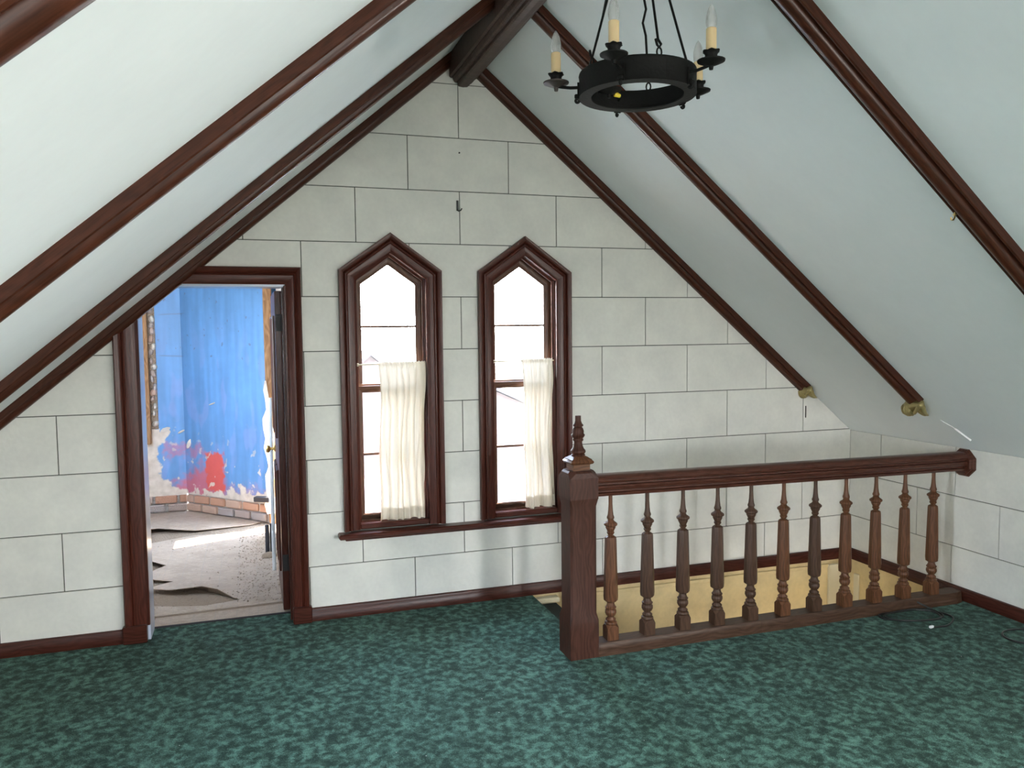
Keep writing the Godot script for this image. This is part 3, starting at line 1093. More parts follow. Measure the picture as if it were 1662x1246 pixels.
func corbel(at: Vector3, label: String, s: float) -> void:
	var up := Vector3(SLOPE_R, 1, 0).normalized()
	var down := Vector3(1, -SLOPE_R, 0).normalized()
	var o := thing("corbel", label, "ornament", Vector3(at.x, roof_y(at.x), at.z), "gilded ornaments at the beam ends")
	var B := Basis(down, up, Vector3.BACK)      # local x down the slope, y out through the ceiling
	put("boss", blob(B * Vector3(0.004, -0.034, 0.004) * s, Vector3(0.026, 0.034, 0.056) * s, B, 91, 0.10), M.gold, o)
	var lobe := blob(B * Vector3(0.020, -0.052, -0.026) * s, Vector3(0.036, 0.036, 0.036) * s, B, 92, 0.10)
	for i in 5:
		var a := -1.1 + 0.55 * i
		var pts := PackedVector3Array()
		for k in 7:
			var t := -1.2 + 0.4 * k
			pts.append(B * (Vector3(0.020, -0.052, -0.026) + Vector3(sin(t) * 0.037, -cos(t) * cos(a) * 0.037, -cos(t) * sin(a) * 0.037)) * s)
		lobe.tube(pts, 0.004 * s, 6)
	put("scroll", lobe, M.gold, o)
	# pointed leaf with raised veins, and the curled lip between leaf and scroll
	var q := MB.new()
	var rings := []
	for i in 11:
		var t := i / 10.0
		var w: float = (0.034 * pow(1.0 - t, 0.75) + 0.001) * (0.75 + 0.25 * minf(1.0, t * 5.0))
		var ring := PackedVector3Array()
		for k in 12:
			var a := TAU * k / 12
			ring.append(B * Vector3(0.004 + 0.100 * t, -0.030 - 0.010 * sin(PI * t) + sin(a) * w * 0.75, 0.030 - 0.012 * t + cos(a) * w * (1.0 + 0.08 * cos(a * 3.0))) * s)
		rings.append(ring)
	q.loft(rings, true, true, 70.0)
	for i in 3:
		var pts := PackedVector3Array()
		for k in 6:
			var t := 0.05 + 0.15 * k
			var w: float = 0.034 * pow(1.0 - t, 0.75)
			var a := -PI / 2 + (i - 1) * 0.85
			pts.append(B * Vector3(0.004 + 0.100 * t, -0.030 - 0.010 * sin(PI * t) + sin(a) * w * 0.76, 0.030 - 0.012 * t + cos(a) * w * 1.02) * s)
		q.tube(pts, 0.0035 * s, 6)
	put("leaf", q, M.gold, o)
	var lip := MB.new()
	var lp := PackedVector3Array()
	for k in 8:
		var t := k / 7.0
		lp.append(B * Vector3(-0.012 + 0.055 * t, -0.034 - 0.042 * sin(PI * (0.15 + 0.7 * t)), 0.058 - 0.062 * t) * s)
	lip.tube(lp, 0.009 * s, 8)
	put("lip", lip, M.gold, o)


# ---------------------------------------------------------------- windows
func windows() -> void:
	var names := ["left pointed", "right pointed"]
	for k in 2:
		var c: float = WINX[k]
		var o := thing("window_%d" % (k + 1), "narrow %s sash window with dark stained casing, %s" % [names[k], ["nearest the door" if k == 0 else "", "nearest the newel post"][k]], "window", Vector3(c, 0, 0), "", "structure")
		var side := 0.212
		var path := [Vector2(side, 0.525), Vector2(side, 2.030), Vector2(0, 2.182), Vector2(-side, 2.030), Vector2(-side, 0.525)]
		var cs := MB.new()
		cs.frame(path, [[0.0, -0.02], [0.0, 0.010], [-0.010, 0.016], [-0.044, 0.018], [-0.050, 0.025], [-0.057, 0.024], [-0.063, 0.016], [-0.070, 0.030], [-0.084, 0.036], [-0.096, 0.036], [-0.098, 0.028], [-0.098, 0.0]], false)
		put("casing", cs, M.casing, o)
		var jb := MB.new()
		jb.frame(path, [[0.0, -0.2], [0.0, -0.004], [-0.013, -0.004], [-0.013, -0.2]], false)
		put("jamb", jb, M.casing, o)
		var stp := MB.new()
		stp.frame(path, [[0.0, -0.055], [0.014, -0.052], [0.014, -0.040], [0.0, -0.034]], false)
		put("stop_bead", stp, M.casing, o)
		# upper sash
		var g := 0.172
		var up := [Vector2(g, 1.398), Vector2(g, 2.004), Vector2(0, 2.127), Vector2(-g, 2.004), Vector2(-g, 1.398)]
		var us := MB.new()
		us.frame(up, [[0.0, -0.130], [0.006, -0.104], [-0.010, -0.098], [-0.041, -0.098], [-0.041, -0.135], [0.0, -0.135]], false)
		us.box(Vector3(0, 1.378, -0.115), Vector3(0.42, 0.040, 0.040), 0.004)
		var ut := put("upper_sash", us, M.sash, o)
		put("glazing_bar", bx(Vector3(0, 1.745, -0.116), Vector3(g * 2 + 0.01, 0.014, 0.024), 0.004), M.sash, ut)
		var gp := MB.new()
		gp.prism(pent(0, g, 1.398, 2.004, 2.127), -0.119, -0.115)
		put("pane", gp, M.pane, ut)
		# lower sash
		var ls := MB.new()
		var h := 0.178
		ls.frame([Vector2(h, 0.602), Vector2(h, 1.352), Vector2(-h, 1.352), Vector2(-h, 0.602)], [[0.0, -0.090], [0.005, -0.066], [-0.008, -0.060], [-0.035, -0.060], [-0.035, -0.096], [0.0, -0.096]], true)
		ls.box(Vector3(0, 0.582, -0.078), Vector3(0.42, 0.046, 0.036), 0.004)
		var lt := put("lower_sash", ls, M.sash, o)
		put("glazing_bar", bx(Vector3(0, 0.970, -0.078), Vector3(h * 2 + 0.01, 0.016, 0.024), 0.004), M.sash, lt)
		var lp := MB.new()
		lp.prism(rect(-h, 0.602, h, 1.352), -0.080, -0.076)
		put("pane", lp, M.pane, lt)
		put("inner_sill", bx(Vector3(0, 0.543, -0.09), Vector3(0.424, 0.034, 0.20), 0.006), M.casing, o)
		# curtain rod and half curtain drawn to the right
		var rod := MB.new()
		rod.tube(PackedVector3Array([Vector3(-0.206, 0, 0), Vector3(0.206, 0, 0)]), 0.004, 8)
		rod.lathe([[0.010, -0.206], [0.010, -0.196], [0.004, -0.194]], 8, Transform3D(Basis(Vector3.UP, Vector3.LEFT * -1.0, Vector3.BACK), Vector3.ZERO))
		var ro := put("curtain_rod", rod, M.cream)
		ro.position = Vector3(c, 1.518, -0.030)
		tag(ro, "thin pale curtain rod across the %s window" % names[k], "curtain rod", "curtain rods")
		curtain(c, k)
	# shared window board
	var s := MB.new()
	s.box(Vector3(0, 0.502, 0.028), Vector3(1.56, 0.030, 0.105), 0.008)
	s.box(Vector3(0, 0.478, 0.016), Vector3(1.48, 0.022, 0.036), 0.007)
	struct("trim_3", s, M.casing, "long dark wood window sill shared by both pointed windows", "window sill")


func curtain(c: float, k: int) -> void:
	var q := MB.new()
	var nu := 90
	var nv := 40
	var top := 1.532
	var bot := 0.560 if k == 0 else 0.566
	var lt := -0.084 if k == 0 else -0.022
	var rt := 0.204 if k == 0 else 0.190
	var lb := -0.092 if k == 0 else -0.004
	var rb := 0.190 if k == 0 else 0.196
	var nz := noise(100 + k, 1.4, 2)
	var P := func(i: int, j: int) -> Vector3:
		var u := i / float(nu)
		var t := j / float(nv)
		var l := lerpf(lt, lb, t) + 0.018 * sin(t * 3.0) * (1 - t) + 0.006 * sin(t * 9.0)
		var r := lerpf(rt, rb, t) + 0.006 * sin(t * 7.0 + 1.0)
		var warp := u + 0.03 * sin(u * 12.0 + k)
		var ph := warp * TAU * (6.5 if k == 0 else 5.0) + nz.get_noise_2d(u * 3.0, t * 1.1) * 2.6
		var amp := lerpf(0.007, 0.015, minf(1.0, t * 2.0))
		var x := lerpf(l, r, u) + cos(ph) * 0.004
		var z := 0.0 + sin(ph) * amp
		if t < 0.045:
			z = sin(u * TAU * 19.0) * 0.004 + 0.006
		var y := lerpf(top, bot, t) + 0.006 * sin(u * 11.0 + 2.0 * k) * t * t + (0.003 * sin(u * TAU * 21.0) if t < 0.01 else 0.0)
		return Vector3(x, y, z)
	for i in nu:
		for j in nv:
			var a: Vector3 = P.call(i, j)
			var b: Vector3 = P.call(i + 1, j)
			var e: Vector3 = P.call(i + 1, j + 1)
			var d: Vector3 = P.call(i, j + 1)
			q.tri(a, d, e, Vector2(i, j), Vector2(i, j + 1), Vector2(i + 1, j + 1), 1)
			q.tri(a, e, b, Vector2(i, j), Vector2(i + 1, j + 1), Vector2(i + 1, j), 1)
	var o := put("curtain", q, M.curtain)
	o.position = Vector3(c, 0, -0.028)
	tag(o, ["wide cream half curtain covering right part of the left pointed window", "narrow cream half curtain bunched at right of the right pointed window"][k], "curtain", "cream half curtains")
	# doubled cloth: hem at the foot
	var h := MB.new()
	for i in nu:
		for j in [nv - 3, nv - 2, nv - 1]:
			var dz := Vector3(0, 0, 0.002)
			var a: Vector3 = P.call(i, j) + dz
			var b: Vector3 = P.call(i + 1, j) + dz
			var e: Vector3 = P.call(i + 1, j + 1) + dz
			var d: Vector3 = P.call(i, j + 1) + dz
			h.tri(a, d, e, Vector2(i, j), Vector2(i, j + 1), Vector2(i + 1, j + 1), 1)
			h.tri(a, e, b, Vector2(i, j), Vector2(i + 1, j + 1), Vector2(i + 1, j), 1)
	put("hem", h, M.curtain, o)


# ---------------------------------------------------------------- door
func door() -> void:
	var o := thing("door_1", "dark wood doorway with its door open into the derelict room", "door", Vector3.ZERO, "", "structure")
	var prof := [[0.0, 0.0], [0.0, 0.014], [0.012, 0.020], [0.050, 0.021], [0.056, 0.028], [0.062, 0.022], [0.070, 0.032], [0.092, 0.038], [0.098, 0.030], [0.098, 0.0]]
	var cl := MB.new()
	# left casing, cut where the sloped trim crosses it
	var rings := []
	for e in [0, 1]:
		var r := PackedVector3Array()
		for p in prof:
			var x: float = -1.842 - p[0] * 1.13
			var y := 0.10 if e == 0 else roof_y(x) - 0.045
			r.append(Vector3(x, y, p[1]))
		rings.append(r)
	cl.loft(rings, true, true, 35.0)
	put("casing", cl, M.casing, o)
	rings = []
	for e in [0, 1]:
		var r := PackedVector3Array()
		for p in prof:
			r.append(Vector3(-1.042 + p[0] * 0.88, 0.10 if e == 0 else 1.991 + p[0], p[1]))
		rings.append(r)
	cl = MB.new()
	cl.loft(rings, true, true, 35.0)
	put("casing", cl, M.casing, o)
	rings = []
	for e in [0, 1]:
		var r := PackedVector3Array()
		for p in prof:
			var y: float = 1.991 + p[0]
			r.append(Vector3(-1.042 + p[0] * 0.88 if e == 1 else -(TOP_L - 0.045 - y) / SLOPE_L, y, p[1]))
		rings.append(r)
	cl = MB.new()
	cl.loft(rings, true, true, 35.0)
	put("head_casing", cl, M.casing, o)
	put("plinth_block", bx(Vector3(-1.902, 0.05, 0.022), Vector3(0.125, 0.10, 0.044), 0.006), M.base, o)
	put("plinth_block", bx(Vector3(-0.998, 0.05, 0.022), Vector3(0.108, 0.10, 0.044), 0.006), M.base, o)
	# jamb lining
	put("jamb", bx(Vector3(-1.834, 0.99, -0.105), Vector3(0.016, 1.99, 0.19), 0.002), M.blue_white, o)
	put("jamb", bx(Vector3(-1.834, 0.99, 0.0), Vector3(0.018, 1.80, 0.03), 0.002), M.base, o)
	put("jamb", bx(Vector3(-1.046, 0.99, -0.09), Vector3(0.014, 1.99, 0.20), 0.002), M.base, o)
	put("head_jamb", bx(Vector3(-1.44, 1.985, -0.10), Vector3(0.79, 0.016, 0.20), 0.002), M.blue_white, o)
	put("door_stop", bx(Vector3(-1.058, 0.99, -0.05), Vector3(0.012, 1.97, 0.03), 0.002), M.base, o)
	# leaf, swung away into the far room: local x from hinge to lock side
	var lf := Node3D.new()
	lf.name = "door_leaf"
	o.add_child(lf)
	lf.position = Vector3(-1.099, 0.0, -0.200)
	lf.rotation.y = PI / 2 + 0.005
	var m := put("leaf_panel", bx(Vector3(0.375, 0.99, 0.020), Vector3(0.75, 1.95, 0.040), 0.003), M.casing, o)
	m.transform = lf.transform
	o.remove_child(lf)
	lf.free()
	m.name = "door_leaf"
	for r in [[0.14, 0.36, 0.22, 0.86], [0.39, 0.61, 0.22, 0.86], [0.14, 0.36, 1.06, 1.82], [0.39, 0.61, 1.06, 1.82]]:
		var f := MB.new()
		f.frame([Vector2(r[0], r[2]), Vector2(r[1], r[2]), Vector2(r[1], r[3]), Vector2(r[0], r[3])], [[0.0, 0.0], [0.0, -0.010], [0.010, -0.014], [0.020, -0.006], [0.022, 0.0]], true, 0.0)
		put("panel_moulding", f, M.casing, m)
	for y in [1.775, 0.31]:
		var h := bx(Vector3(-0.004, y, 0.020), Vector3(0.006, 0.10, 0.034), 0.001)
		h.tube(PackedVector3Array([Vector3(-0.006, y - 0.05, 0.042), Vector3(-0.006, y + 0.05, 0.042)]), 0.006, 8)
		for dy in [-0.034, 0.0, 0.034]:
			h.box(Vector3(-0.008, y + dy, 0.016 + 0.008 * signf(dy)), Vector3(0.003, 0.008, 0.008), 0.002)
		put("hinge", h, M.black, m)
	var kb := MB.new()
	kb.lathe([[0.022, 0.0], [0.022, 0.004], [0.010, 0.008], [0.009, 0.03], [0.022, 0.038], [0.027, 0.05], [0.020, 0.060], [0.001, 0.062]], 14, Transform3D(Basis(Vector3.RIGHT, Vector3.FORWARD, Vector3.UP), Vector3(0.69, 0.92, 0.0)))
	put("knob", kb, M.brass, m)
	tag(put("threshold_strip", bx(Vector3(-1.44, 0.004, -0.182), Vector3(0.79, 0.010, 0.012), 0.003), M.ext_dark), "dark edging strip where the green carpet meets the doorway linoleum", "threshold")


# ---------------------------------------------------------------- stair railing
func octa(y: float, h: float, c: float) -> PackedVector3Array:
	return PackedVector3Array([Vector3(h, y, h - c), Vector3(h - c, y, h), Vector3(-h + c, y, h), Vector3(-h, y, h - c), Vector3(-h, y, -h + c), Vector3(-h + c, y, -h), Vector3(h - c, y, -h), Vector3(h, y, -h + c)])


func baluster_meshes() -> Dictionary:
	var block := MB.new()
	var h := 0.0325
	block.loft([octa(0.0, h, 0.001), octa(0.068, h, 0.001), octa(0.083, h * 0.98, h * 0.55), octa(0.086, h * 0.8, h * 0.5)], true, true, 25.0)
	var shaft := MB.new()
	# lower turning, from the block to the octagonal shaft
	shaft.lathe([[0.020, 0.080], [0.031, 0.084], [0.034, 0.091], [0.031, 0.098], [0.023, 0.103], [0.0275, 0.108], [0.0275, 0.113], [0.018, 0.122], [0.018, 0.127], [0.025, 0.133], [0.031, 0.147], [0.030, 0.160], [0.024, 0.168], [0.029, 0.172], [0.030, 0.178], [0.024, 0.184], [0.020, 0.196], [0.020, 0.214]], 20)
	var k := 0.585
	shaft.loft([octa(0.204, 0.021, 0.021 * k), octa(0.214, 0.034, 0.034 * k), octa(0.236, 0.036, 0.036 * k), octa(0.548, 0.0285, 0.0285 * k), octa(0.560, 0.027, 0.027 * k), octa(0.568, 0.016, 0.016 * k)], true, true, 25.0)
	# upper turning: neck, bowl, collar and pin
	shaft.lathe([[0.014, 0.560], [0.0135, 0.572], [0.019, 0.580], [0.021, 0.586], [0.017, 0.590], [0.022, 0.602], [0.027, 0.612], [0.026, 0.617], [0.036, 0.626], [0.036, 0.634], [0.028, 0.641], [0.020, 0.646], [0.0155, 0.655], [0.0195, 0.662], [0.020, 0.668], [0.0155, 0.680], [0.0125, 0.705], [0.0105, 0.740], [0.0105, 0.815]], 20)
	return {"block": block.mesh(), "shaft": shaft.mesh()}


func railing() -> void:
	var o := thing("stair_balustrade", "dark wood stair railing with square newel post and turned balusters on the carpet edge", "railing", Vector3(0.365, 0, 0.98))
	# newel post (local origin at its foot)
	var n := MB.new()
	var h := 0.080
	var c := 0.020
	n.loft([octa(0.0, h, 0.002), octa(0.165, h, 0.002), octa(0.200, h, 0.006), octa(0.235, h - 0.007, c * 0.55), octa(0.80, h - 0.007, c * 0.55), octa(0.835, h - 0.001, 0.006), octa(0.842, h, 0.002), octa(0.950, h, 0.002), octa(0.976, h - 0.004, 0.030), octa(0.986, h - 0.014, 0.024)], true, true, 22.0)
	var post := put("newel_post", n, M.newel, o)
	post.position = Vector3.ZERO
	var cp := MB.new()
	cp.box(Vector3(0, 1.002, 0), Vector3(0.095, 0.036, 0.095), 0.002)
	cp.loft([octa(1.016, 0.046, 0.002), octa(1.022, 0.060, 0.002), octa(1.030, 0.064, 0.002), octa(1.037, 0.060, 0.002), octa(1.041, 0.055, 0.002), octa(1.044, 0.056, 0.002), octa(1.050, 0.046, 0.002), octa(1.056, 0.038, 0.002), octa(1.060, 0.030, 0.002)], true, true, 50.0)
	put("newel_cap", cp, M.baluster, post)
	var fi := MB.new()
	fi.lathe([[0.034, 1.056], [0.037, 1.064], [0.032, 1.069], [0.036, 1.074], [0.040, 1.080], [0.038, 1.088], [0.030, 1.098], [0.024, 1.112], [0.0215, 1.128], [0.0215, 1.134], [0.028, 1.140], [0.027, 1.146], [0.025, 1.150], [0.033, 1.160], [0.036, 1.168], [0.030, 1.176], [0.031, 1.188], [0.026, 1.202], [0.020, 1.210], [0.028, 1.216], [0.028, 1.220], [0.021, 1.228], [0.016, 1.242], [0.0155, 1.268], [0.001, 1.268]], 24)
	put("finial", fi, M.newel, post)
	# base rail
	var br := MB.new()
	br.bar([[-0.055, 0.0], [0.060, 0.0], [0.060, 0.022], [0.052, 0.030], [0.052, 0.056], [0.046, 0.066], [-0.046, 0.066], [-0.055, 0.056]], Vector3(0.078, 0, 0.02), Vector3(2.50, 0, 0.02), Vector3.BACK, Vector3.UP)
	br.loft([PackedVector3Array([Vector3(2.50, 0, 0.080), Vector3(2.50, 0.050, 0.074), Vector3(2.50, 0.066, 0.064), Vector3(2.50, 0.066, -0.03), Vector3(2.50, 0, -0.03)]), PackedVector3Array([Vector3(2.545, 0, 0.068), Vector3(2.545, 0.050, 0.062), Vector3(2.545, 0.064, 0.054), Vector3(2.545, 0.064, -0.03), Vector3(2.545, 0, -0.03)]), PackedVector3Array([Vector3(2.572, 0, 0.040), Vector3(2.572, 0.048, 0.036), Vector3(2.572, 0.060, 0.030), Vector3(2.572, 0.060, -0.03), Vector3(2.572, 0, -0.03)])])
	put("base_rail", br, M.baluster_dark, o)
	# handrail, dropping slightly towards the wall
	var hr := MB.new()
	var hp := [[-0.030, -0.057], [0.030, -0.057], [0.036, -0.050], [0.037, -0.042], [0.026, -0.037], [0.026, -0.029], [0.048, -0.022], [0.054, -0.008], [0.048, 0.001], [0.034, 0.004], [0.034, 0.012], [0.050, 0.018], [0.054, 0.028], [0.050, 0.042], [0.038, 0.053], [0.018, 0.057], [-0.018, 0.057], [-0.038, 0.053], [-0.050, 0.042], [-0.054, 0.028], [-0.050, 0.018], [-0.034, 0.012], [-0.034, 0.004], [-0.048, 0.001], [-0.054, -0.008], [-0.048, -0.022], [-0.026, -0.029], [-0.026, -0.037], [-0.037, -0.042], [-0.036, -0.050]]
	hr.bar(hp, Vector3(0.070, 0.902, 0.02), Vector3(2.556, 0.878, 0.02), Vector3.BACK, Vector3.UP)
	var rail := put("handrail", hr, M.rail, o)
	var pl := MB.new()
	var rr := []
	for e in [[-0.034, 0.070], [-0.026, 0.080], [-0.018, 0.078], [-0.010, 0.088], [0.0, 0.092]]:
		var r := PackedVector3Array()
		for j in 8:
			var a := TAU * (j + 0.5) / 8
			r.append(Vector3(2.586 + e[0], 0.866 + sin(a) * e[1], 0.02 + cos(a) * e[1]))
		rr.append(r)
	pl.loft(rr, true, true, 25.0)
	put("end_plate", pl, M.rail, rail)
	var bm := baluster_meshes()
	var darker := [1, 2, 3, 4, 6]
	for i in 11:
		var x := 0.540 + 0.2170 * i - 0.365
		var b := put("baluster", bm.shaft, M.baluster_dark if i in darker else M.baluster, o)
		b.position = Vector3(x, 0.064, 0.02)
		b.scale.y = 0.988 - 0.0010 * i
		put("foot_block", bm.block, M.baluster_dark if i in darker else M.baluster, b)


# ---------------------------------------------------------------- chandelier
func chandelier(c: Vector3) -> void:
	var o := thing("chandelier", "black iron ring chandelier with candle bulbs hanging by rods from the ridge", "chandelier", c)
	var R := 0.195
	var ring := MB.new()
	var prof := [[R - 0.010, 0.040], [R, 0.042], [R + 0.002, 0.036], [R, 0.030], [R, -0.026], [R + 0.001, -0.034], [R - 0.040, -0.034], [R - 0.041, -0.030], [R - 0.008, -0.027], [R - 0.009, 0.030]]
	var rings := []
	for i in 49:
		var a := TAU * i / 48
		var r := PackedVector3Array()
		for p in prof:
			r.append(Vector3(sin(a) * p[0], p[1], cos(a) * p[0]))
		rings.append(r)
	ring.loft(rings, false, true, 40.0)
	put("ring_band", ring, M.iron, o)
	# angles measured from the direction of the viewer
	var toward := atan2(-1.2462 - c.x, 4.817 - c.z)
	var spots := [-87.0, -15.0, 57.0, 129.0, -159.0]
	for i in 5:
		var a := toward + deg_to_rad(spots[i])
		var d := Vector3(sin(a), 0, cos(a))
		var sd := Vector3(cos(a), 0, -sin(a))
		var arm := MB.new()
		# strap on the band, arm bending out and under the pan
		arm.bar([[-0.012, 0.0], [0.012, 0.0], [0.012, 0.006], [-0.012, 0.006]], d * R + Vector3(0, -0.036, 0), d * R + Vector3(0, 0.018, 0), sd, d)
		var loose := Vector3(-0.060, -0.012, -0.094)   # the fifth socket has come off and dangles inside the ring
		if i == 4:
			arm.tube(PackedVector3Array([d * (R - 0.012) + Vector3(0, 0.004, 0), d * (R - 0.03) + Vector3(0, 0.012, 0), loose + Vector3(0, 0.02, 0), loose]), 0.004, 8)
		else:
			arm.tube(PackedVector3Array([d * (R + 0.002) + Vector3(0, 0.004, 0), d * (R + 0.03) + Vector3(0, 0.004, 0), d * (R + 0.06) + Vector3(0, 0.008, 0), d * (R + 0.078) + Vector3(0, 0.012, 0)]), 0.0055, 8)
		arm.box(d * (R + 0.006) + Vector3(0, -0.026, 0), Vector3(0.02, 0.014, 0.02), 0.004, Basis(sd, Vector3.UP, d))
		var sw := PackedVector3Array()
		for k in 9:
			var t := PI * 1.5 * k / 8.0
			sw.append(d * (R + 0.006 + 0.006 * sin(t)) + Vector3(0, -0.034 - 0.006 * (1 - cos(t)), 0))
		arm.tube(sw, 0.005, 7)
		var ao := put("arm", arm, M.iron, o)
		var at := d * (R + 0.078) if i < 4 else loose
		var pan := MB.new()
		var xf := Transform3D(Basis(), at)
		pan.lathe([[0.001, -0.006], [0.006, -0.005], [0.008, 0.006], [0.020, 0.010], [0.043, 0.020], [0.044, 0.024], [0.040, 0.023], [0.018, 0.016], [0.001, 0.016]], 20, xf)
		put("drip_pan", pan, M.rust if i == 0 else M.iron, ao)
		# scalloped cup
		var cup := MB.new()
		var rr := []
		for e in [[0.017, 0.014, 0.0], [0.020, 0.020, 0.0], [0.019, 0.040, 0.0], [0.022, 0.046, 0.0], [0.027, 0.050, 1.0], [0.025, 0.053, 1.0], [0.018, 0.048, 0.0]]:
			var r := PackedVector3Array()
			for j in 24:
				var q := TAU * j / 24
				var k: float = 1.0 + e[2] * 0.09 * cos(q * 6.0)
				r.append(at + Vector3(cos(q) * e[0] * k, e[1] + e[2] * 0.0012 * cos(q * 6.0), sin(q) * e[0] * k))
			rr.append(r)
		cup.loft(rr, true, true, 60.0)
		put("cup", cup, M.iron, ao)
		if i == 4:
			# broken socket with a wire nut
			var nut := MB.new()
			nut.lathe([[0.001, -0.012], [0.006, -0.010], [0.009, 0.006], [0.009, 0.012], [0.001, 0.012]], 10, Transform3D(Basis(Vector3.BACK, 1.3), at + Vector3(0.034, 0.008, -0.004)))
			put("wire_nut", nut, M.yellow_nut, ao)
			continue
		var sl := MB.new()
		sl.lathe([[0.001, 0.040], [0.0165, 0.042], [0.0165, 0.120], [0.0135, 0.122], [0.001, 0.120]], 18, xf)
		put("candle_sleeve", sl, M.sleeve, ao)
		var bu := MB.new()
		bu.lathe([[0.012, 0.120], [0.0165, 0.130], [0.0178, 0.143], [0.0165, 0.158], [0.0125, 0.174], [0.0075, 0.186], [0.003, 0.193], [0.0005, 0.196]], 16, xf, 80.0)
		var bo := put("bulb", bu, M.bulb, ao)
		bo.set_meta("label", "clear flame-shaped glass bulb")
		var stem := MB.new()
		stem.lathe([[0.005, 0.120], [0.0035, 0.128], [0.002, 0.148], [0.0005, 0.150]], 8, xf)
		put("bulb_stem", stem, M.white_paint, ao)
	# hanging rods
	var top := Vector3(0.0, 0.655, 0.0)
	for k in 4:
		var a := toward + deg_to_rad([21.0, 112.0, 168.0, -50.0][k])
		var e := Vector3(sin(a) * (R - 0.006), 0.062, cos(a) * (R - 0.006))
		var side := Vector3(cos(a), 0, -sin(a))
		var q := MB.new()
		var pts := PackedVector3Array()
		pts.append(e + Vector3(0, 0.028, 0) - side * 0.012)
		pts.append(e + Vector3(0, 0.010, 0) - side * 0.007)
		pts.append(e + Vector3(0, 0.002, 0))
		pts.append(e + Vector3(0, 0.012, 0) + side * 0.006)
		for i in 15:
			var t := 0.05 + 0.95 * i / 14.0
			var p := e.lerp(top, t)
			if k == 2 and i in [4, 5]:
				p += side * (0.008 if i == 4 else -0.006)
			if k == 1 and i in [8, 9]:
				p += side * (0.005 if i == 8 else -0.004)
			pts.append(p)
		q.tube(pts, 0.0042, 8)
		# eye that the hook goes through
		var ey := PackedVector3Array()
		for i in 13:
			var t := TAU * i / 12.0
			ey.append(e + Vector3(0, -0.012, 0) + side * cos(t) * 0.008 + Vector3(0, sin(t) * 0.014, 0))
		q.tube(ey, 0.0028, 6)
		put("hanging_rod", q, M.iron, o)
	var cord := MB.new()
	var cp := PackedVector3Array()
	for i in 12:
		var t := i / 11.0
		var a := toward + deg_to_rad(-64.0)
		cp.append(Vector3(sin(a) * (R - 0.012), 0.03, cos(a) * (R - 0.012)).lerp(top, t) + Vector3(0.006 * sin(t * 9.0), 0, 0))
	cord.tube(cp, 0.003, 6)
	put("electric_cord", cord, M.black, o)
	var hk := MB.new()
	hk.lathe([[0.030, 0.668], [0.030, 0.660], [0.012, 0.650], [0.008, 0.640], [0.001, 0.638]], 14)
	put("ceiling_plate", hk, M.iron, o)


# ---------------------------------------------------------------- small things
func curve(pts: Array, y: float, steps := 8) -> PackedVector3Array:
	var out := PackedVector3Array()
	var n := pts.size()
	for i in n - 1:
		for s in steps:
			var t := s / float(steps)
			var p := []
			for k in [-1, 0, 1, 2]:
				var e: Array = pts[clampi(i + k, 0, n - 1)]
				p.append(Vector3(e[0], y + (e[2] if e.size() > 2 else 0.0), e[1]))
			out.append(p[1].cubic_interpolate(p[2], p[0], p[3], t))
	var l: Array = pts[n - 1]
	out.append(Vector3(l[0], y + (l[2] if l.size() > 2 else 0.0), l[1]))
	return out


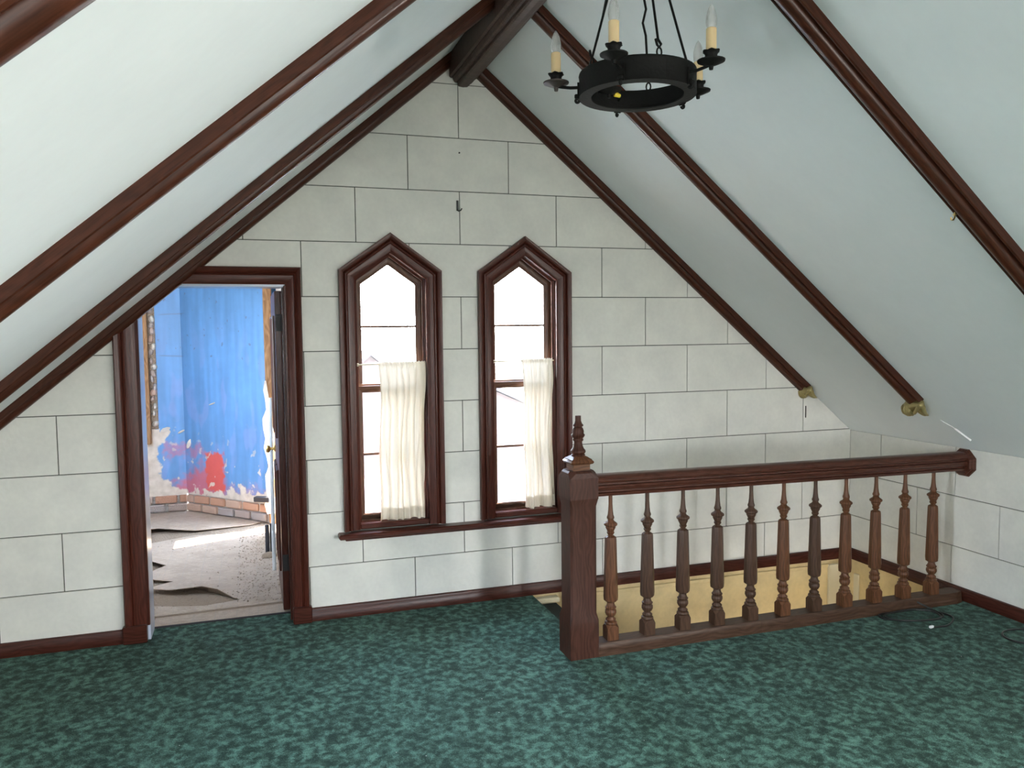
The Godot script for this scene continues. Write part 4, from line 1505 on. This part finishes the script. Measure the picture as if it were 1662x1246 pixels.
func small_things() -> void:
	var c := MB.new()
	c.tube(curve([[2.52, 0.97, 0.072], [2.56, 1.06, 0.035], [2.60, 1.13, 0.01], [2.60, 1.20], [2.51, 1.23], [2.35, 1.20], [2.24, 1.13], [2.25, 1.075, 0.004], [2.36, 1.070, 0.006], [2.50, 1.085, 0.008], [2.58, 1.15, 0.008], [2.54, 1.24, 0.006], [2.40, 1.235, 0.006], [2.27, 1.17, 0.006], [2.26, 1.10, 0.008], [2.40, 1.078, 0.01], [2.55, 1.10, 0.01], [2.62, 1.17, 0.004], [2.63, 1.24], [2.56, 1.30], [2.48, 1.335], [2.40, 1.325]], 0.0055), 0.0055, 7)
	var co := put("cable", c, M.cable)
	tag(co, "thin black cable in loose coils on the carpet against the base rail", "cable")
	put("plug", bx(Vector3(2.388, 0.008, 1.322), Vector3(0.03, 0.014, 0.016), 0.003, Basis(Vector3.UP, 0.2)), M.white_paint, co)
	var d := MB.new()
	d.tube(curve([[2.93, 1.56], [2.82, 1.51], [2.72, 1.505], [2.655, 1.55], [2.64, 1.62], [2.69, 1.685], [2.80, 1.70], [2.92, 1.68]], 0.0055), 0.0055, 7)
	tag(put("cable", d, M.cable), "loop of thin black cable on the carpet beside right baseboard", "cable")
	# small iron hook and a nail on the gable wall
	var hk := MB.new()
	hk.box(Vector3(0, 0, 0.002), Vector3(0.014, 0.062, 0.005), 0.001)
	hk.tube(PackedVector3Array([Vector3(0, -0.028, 0.004), Vector3(0.004, -0.034, 0.016), Vector3(0.014, -0.032, 0.030), Vector3(0.020, -0.020, 0.034)]), 0.004, 7)
	var ho := put("wall_hook", hk, M.black)
	ho.position = Vector3(-0.014, 2.478, 0)
	tag(ho, "small black hook on the panelled wall above and between the windows", "hook")
	var nl := MB.new()
	nl.lathe([[0.002, 0.0], [0.002, 0.012], [0.005, 0.013], [0.005, 0.016], [0.001, 0.017]], 8, Transform3D(Basis(Vector3.RIGHT, Vector3.BACK, Vector3.DOWN), Vector3(0.0, 2.794, 0)))
	tag(put("nail", nl, M.black), "tiny dark nail head high on the gable wall below the ridge", "nail")
	var bh := MB.new()
	bh.tube(PackedVector3Array([Vector3(0, 0.02, 0), Vector3(0, 0, 0), Vector3(-0.006, -0.012, 0), Vector3(-0.016, -0.012, 0), Vector3(-0.02, -0.002, 0)]), 0.003, 7)
	bh.lathe([[0.001, 0.006], [0.008, 0.008], [0.008, 0.012], [0.001, 0.014]], 10)
	var bo := put("brass_hook", bh, M.brass)
	bo.position = Vector3(1.452, roof_y(1.452) - 0.066, 2.285)
	tag(bo, "small brass cup hook under the rafter nearest the viewer on the right", "hook")
	# folded strip of paint hanging from the right ceiling
	var up := Vector3(SLOPE_R, 1, 0).normalized()
	var st := MB.new()
	var a := Vector3(2.790, roof_y(2.790), 1.075)
	var b := Vector3(2.872, roof_y(2.872), 1.112)
	st.bar([[-0.004, -0.008], [0.004, -0.010], [0.006, 0.002], [-0.006, 0.002]], a, b, Vector3.BACK, up)
	var s2 := Vector3(2.735, roof_y(2.735), 1.02)
	st.bar([[-0.002, -0.003], [0.002, -0.003], [0.003, 0.002], [-0.003, 0.002]], s2, a, Vector3.BACK, up)
	tag(put("paint_strip", st, M.white_paint), "thin white peeling strip on the right ceiling above the handrail end", "strip")
	# rust streak under the gable ornament
	tag(put("iron_pin", bx(Vector3(2.553, 1.105, 0.003), Vector3(0.007, 0.085, 0.006), 0.002), M.rust), "thin rusty pin on the wall below the gable ornament", "pin")
	# lint on the carpet
	var mm := MultiMesh.new()
	mm.transform_format = MultiMesh.TRANSFORM_3D
	var cm := MB.new()
	cm.lathe([[0.001, -0.3], [0.9, 0.0], [0.5, 0.5], [0.001, 0.6]], 6)
	mm.mesh = cm.mesh()
	mm.instance_count = 34
	for i in 34:
		var s := rng.randf_range(0.001, 0.0022)
		mm.set_instance_transform(i, Transform3D(Basis(Vector3.UP, rng.randf() * TAU).scaled(Vector3(s * 1.4, s, s)), Vector3(rng.randf_range(-2.2, 2.6), 0.002, rng.randf_range(1.1, 2.9))))
	var mi := MultiMeshInstance3D.new()
	mi.multimesh = mm
	mi.material_override = M.white_paint
	mi.name = "lint"
	add_child(mi)
	tag(mi, "tiny pale specks of lint scattered on the green carpet", "lint", "", "stuff")


# ---------------------------------------------------------------- outside the windows
func outside() -> void:
	var g := MB.new()
	g.box(Vector3(0, -6.6, -45), Vector3(140, 1.0, 80), 0.01)
	struct("ground", g, M.ground, "sunlit pale ground far below the windows", "ground")
	house("brick house with steep gable roof seen through the left window", Vector3(2.55, -6.1, -22), 2.2, 5.2, 7.0, 3.0)
	house("low brick house with shallow gable at the foot of the left window", Vector3(2.45, -6.1, -14), 1.3, 3.4, 4.2, 2.6)
	house("tall brick house seen through the right window", Vector3(5.4, -6.1, -17.5), 1.2, 5.55, 6.1, 2.5)


func house(label: String, at: Vector3, hw: float, eave: float, top: float, depth: float) -> void:
	var o := thing("house", label, "house", at, "houses outside the windows")
	var w := MB.new()
	w.prism(PackedVector2Array([Vector2(-hw, 0), Vector2(hw, 0), Vector2(hw, eave), Vector2(0, top), Vector2(-hw, eave)]), -depth, 0.0)
	put("wall", w, M.ext_brick, o)
	for sd in [-1, 1]:
		var r := MB.new()
		var d := Vector2(sd * hw, eave - top).normalized()
		var n: Vector2 = Vector2(-d.y, d.x) * sd
		var a: Vector2 = Vector2(0, top) + n * 0.02
		var b: Vector2 = Vector2(sd * hw, eave) + d * 0.3 + n * 0.02
		r.prism(PackedVector2Array([a, b, b + n * 0.12, a + n * 0.12]), -depth - 0.2, 0.2)
		put("roof", r, M.ext_roof, o)
	for k in 2:
		var x := (-0.5 if k == 0 else 0.5) * hw
		var wn := put("window", bx(Vector3(x, eave * 0.62, 0.02), Vector3(hw * 0.32, 1.1, 0.08), 0.01), M.cream, o)
		put("window_pane", bx(Vector3(x, eave * 0.62, 0.05), Vector3(hw * 0.26, 1.0, 0.05), 0.01), M.ext_dark, wn)
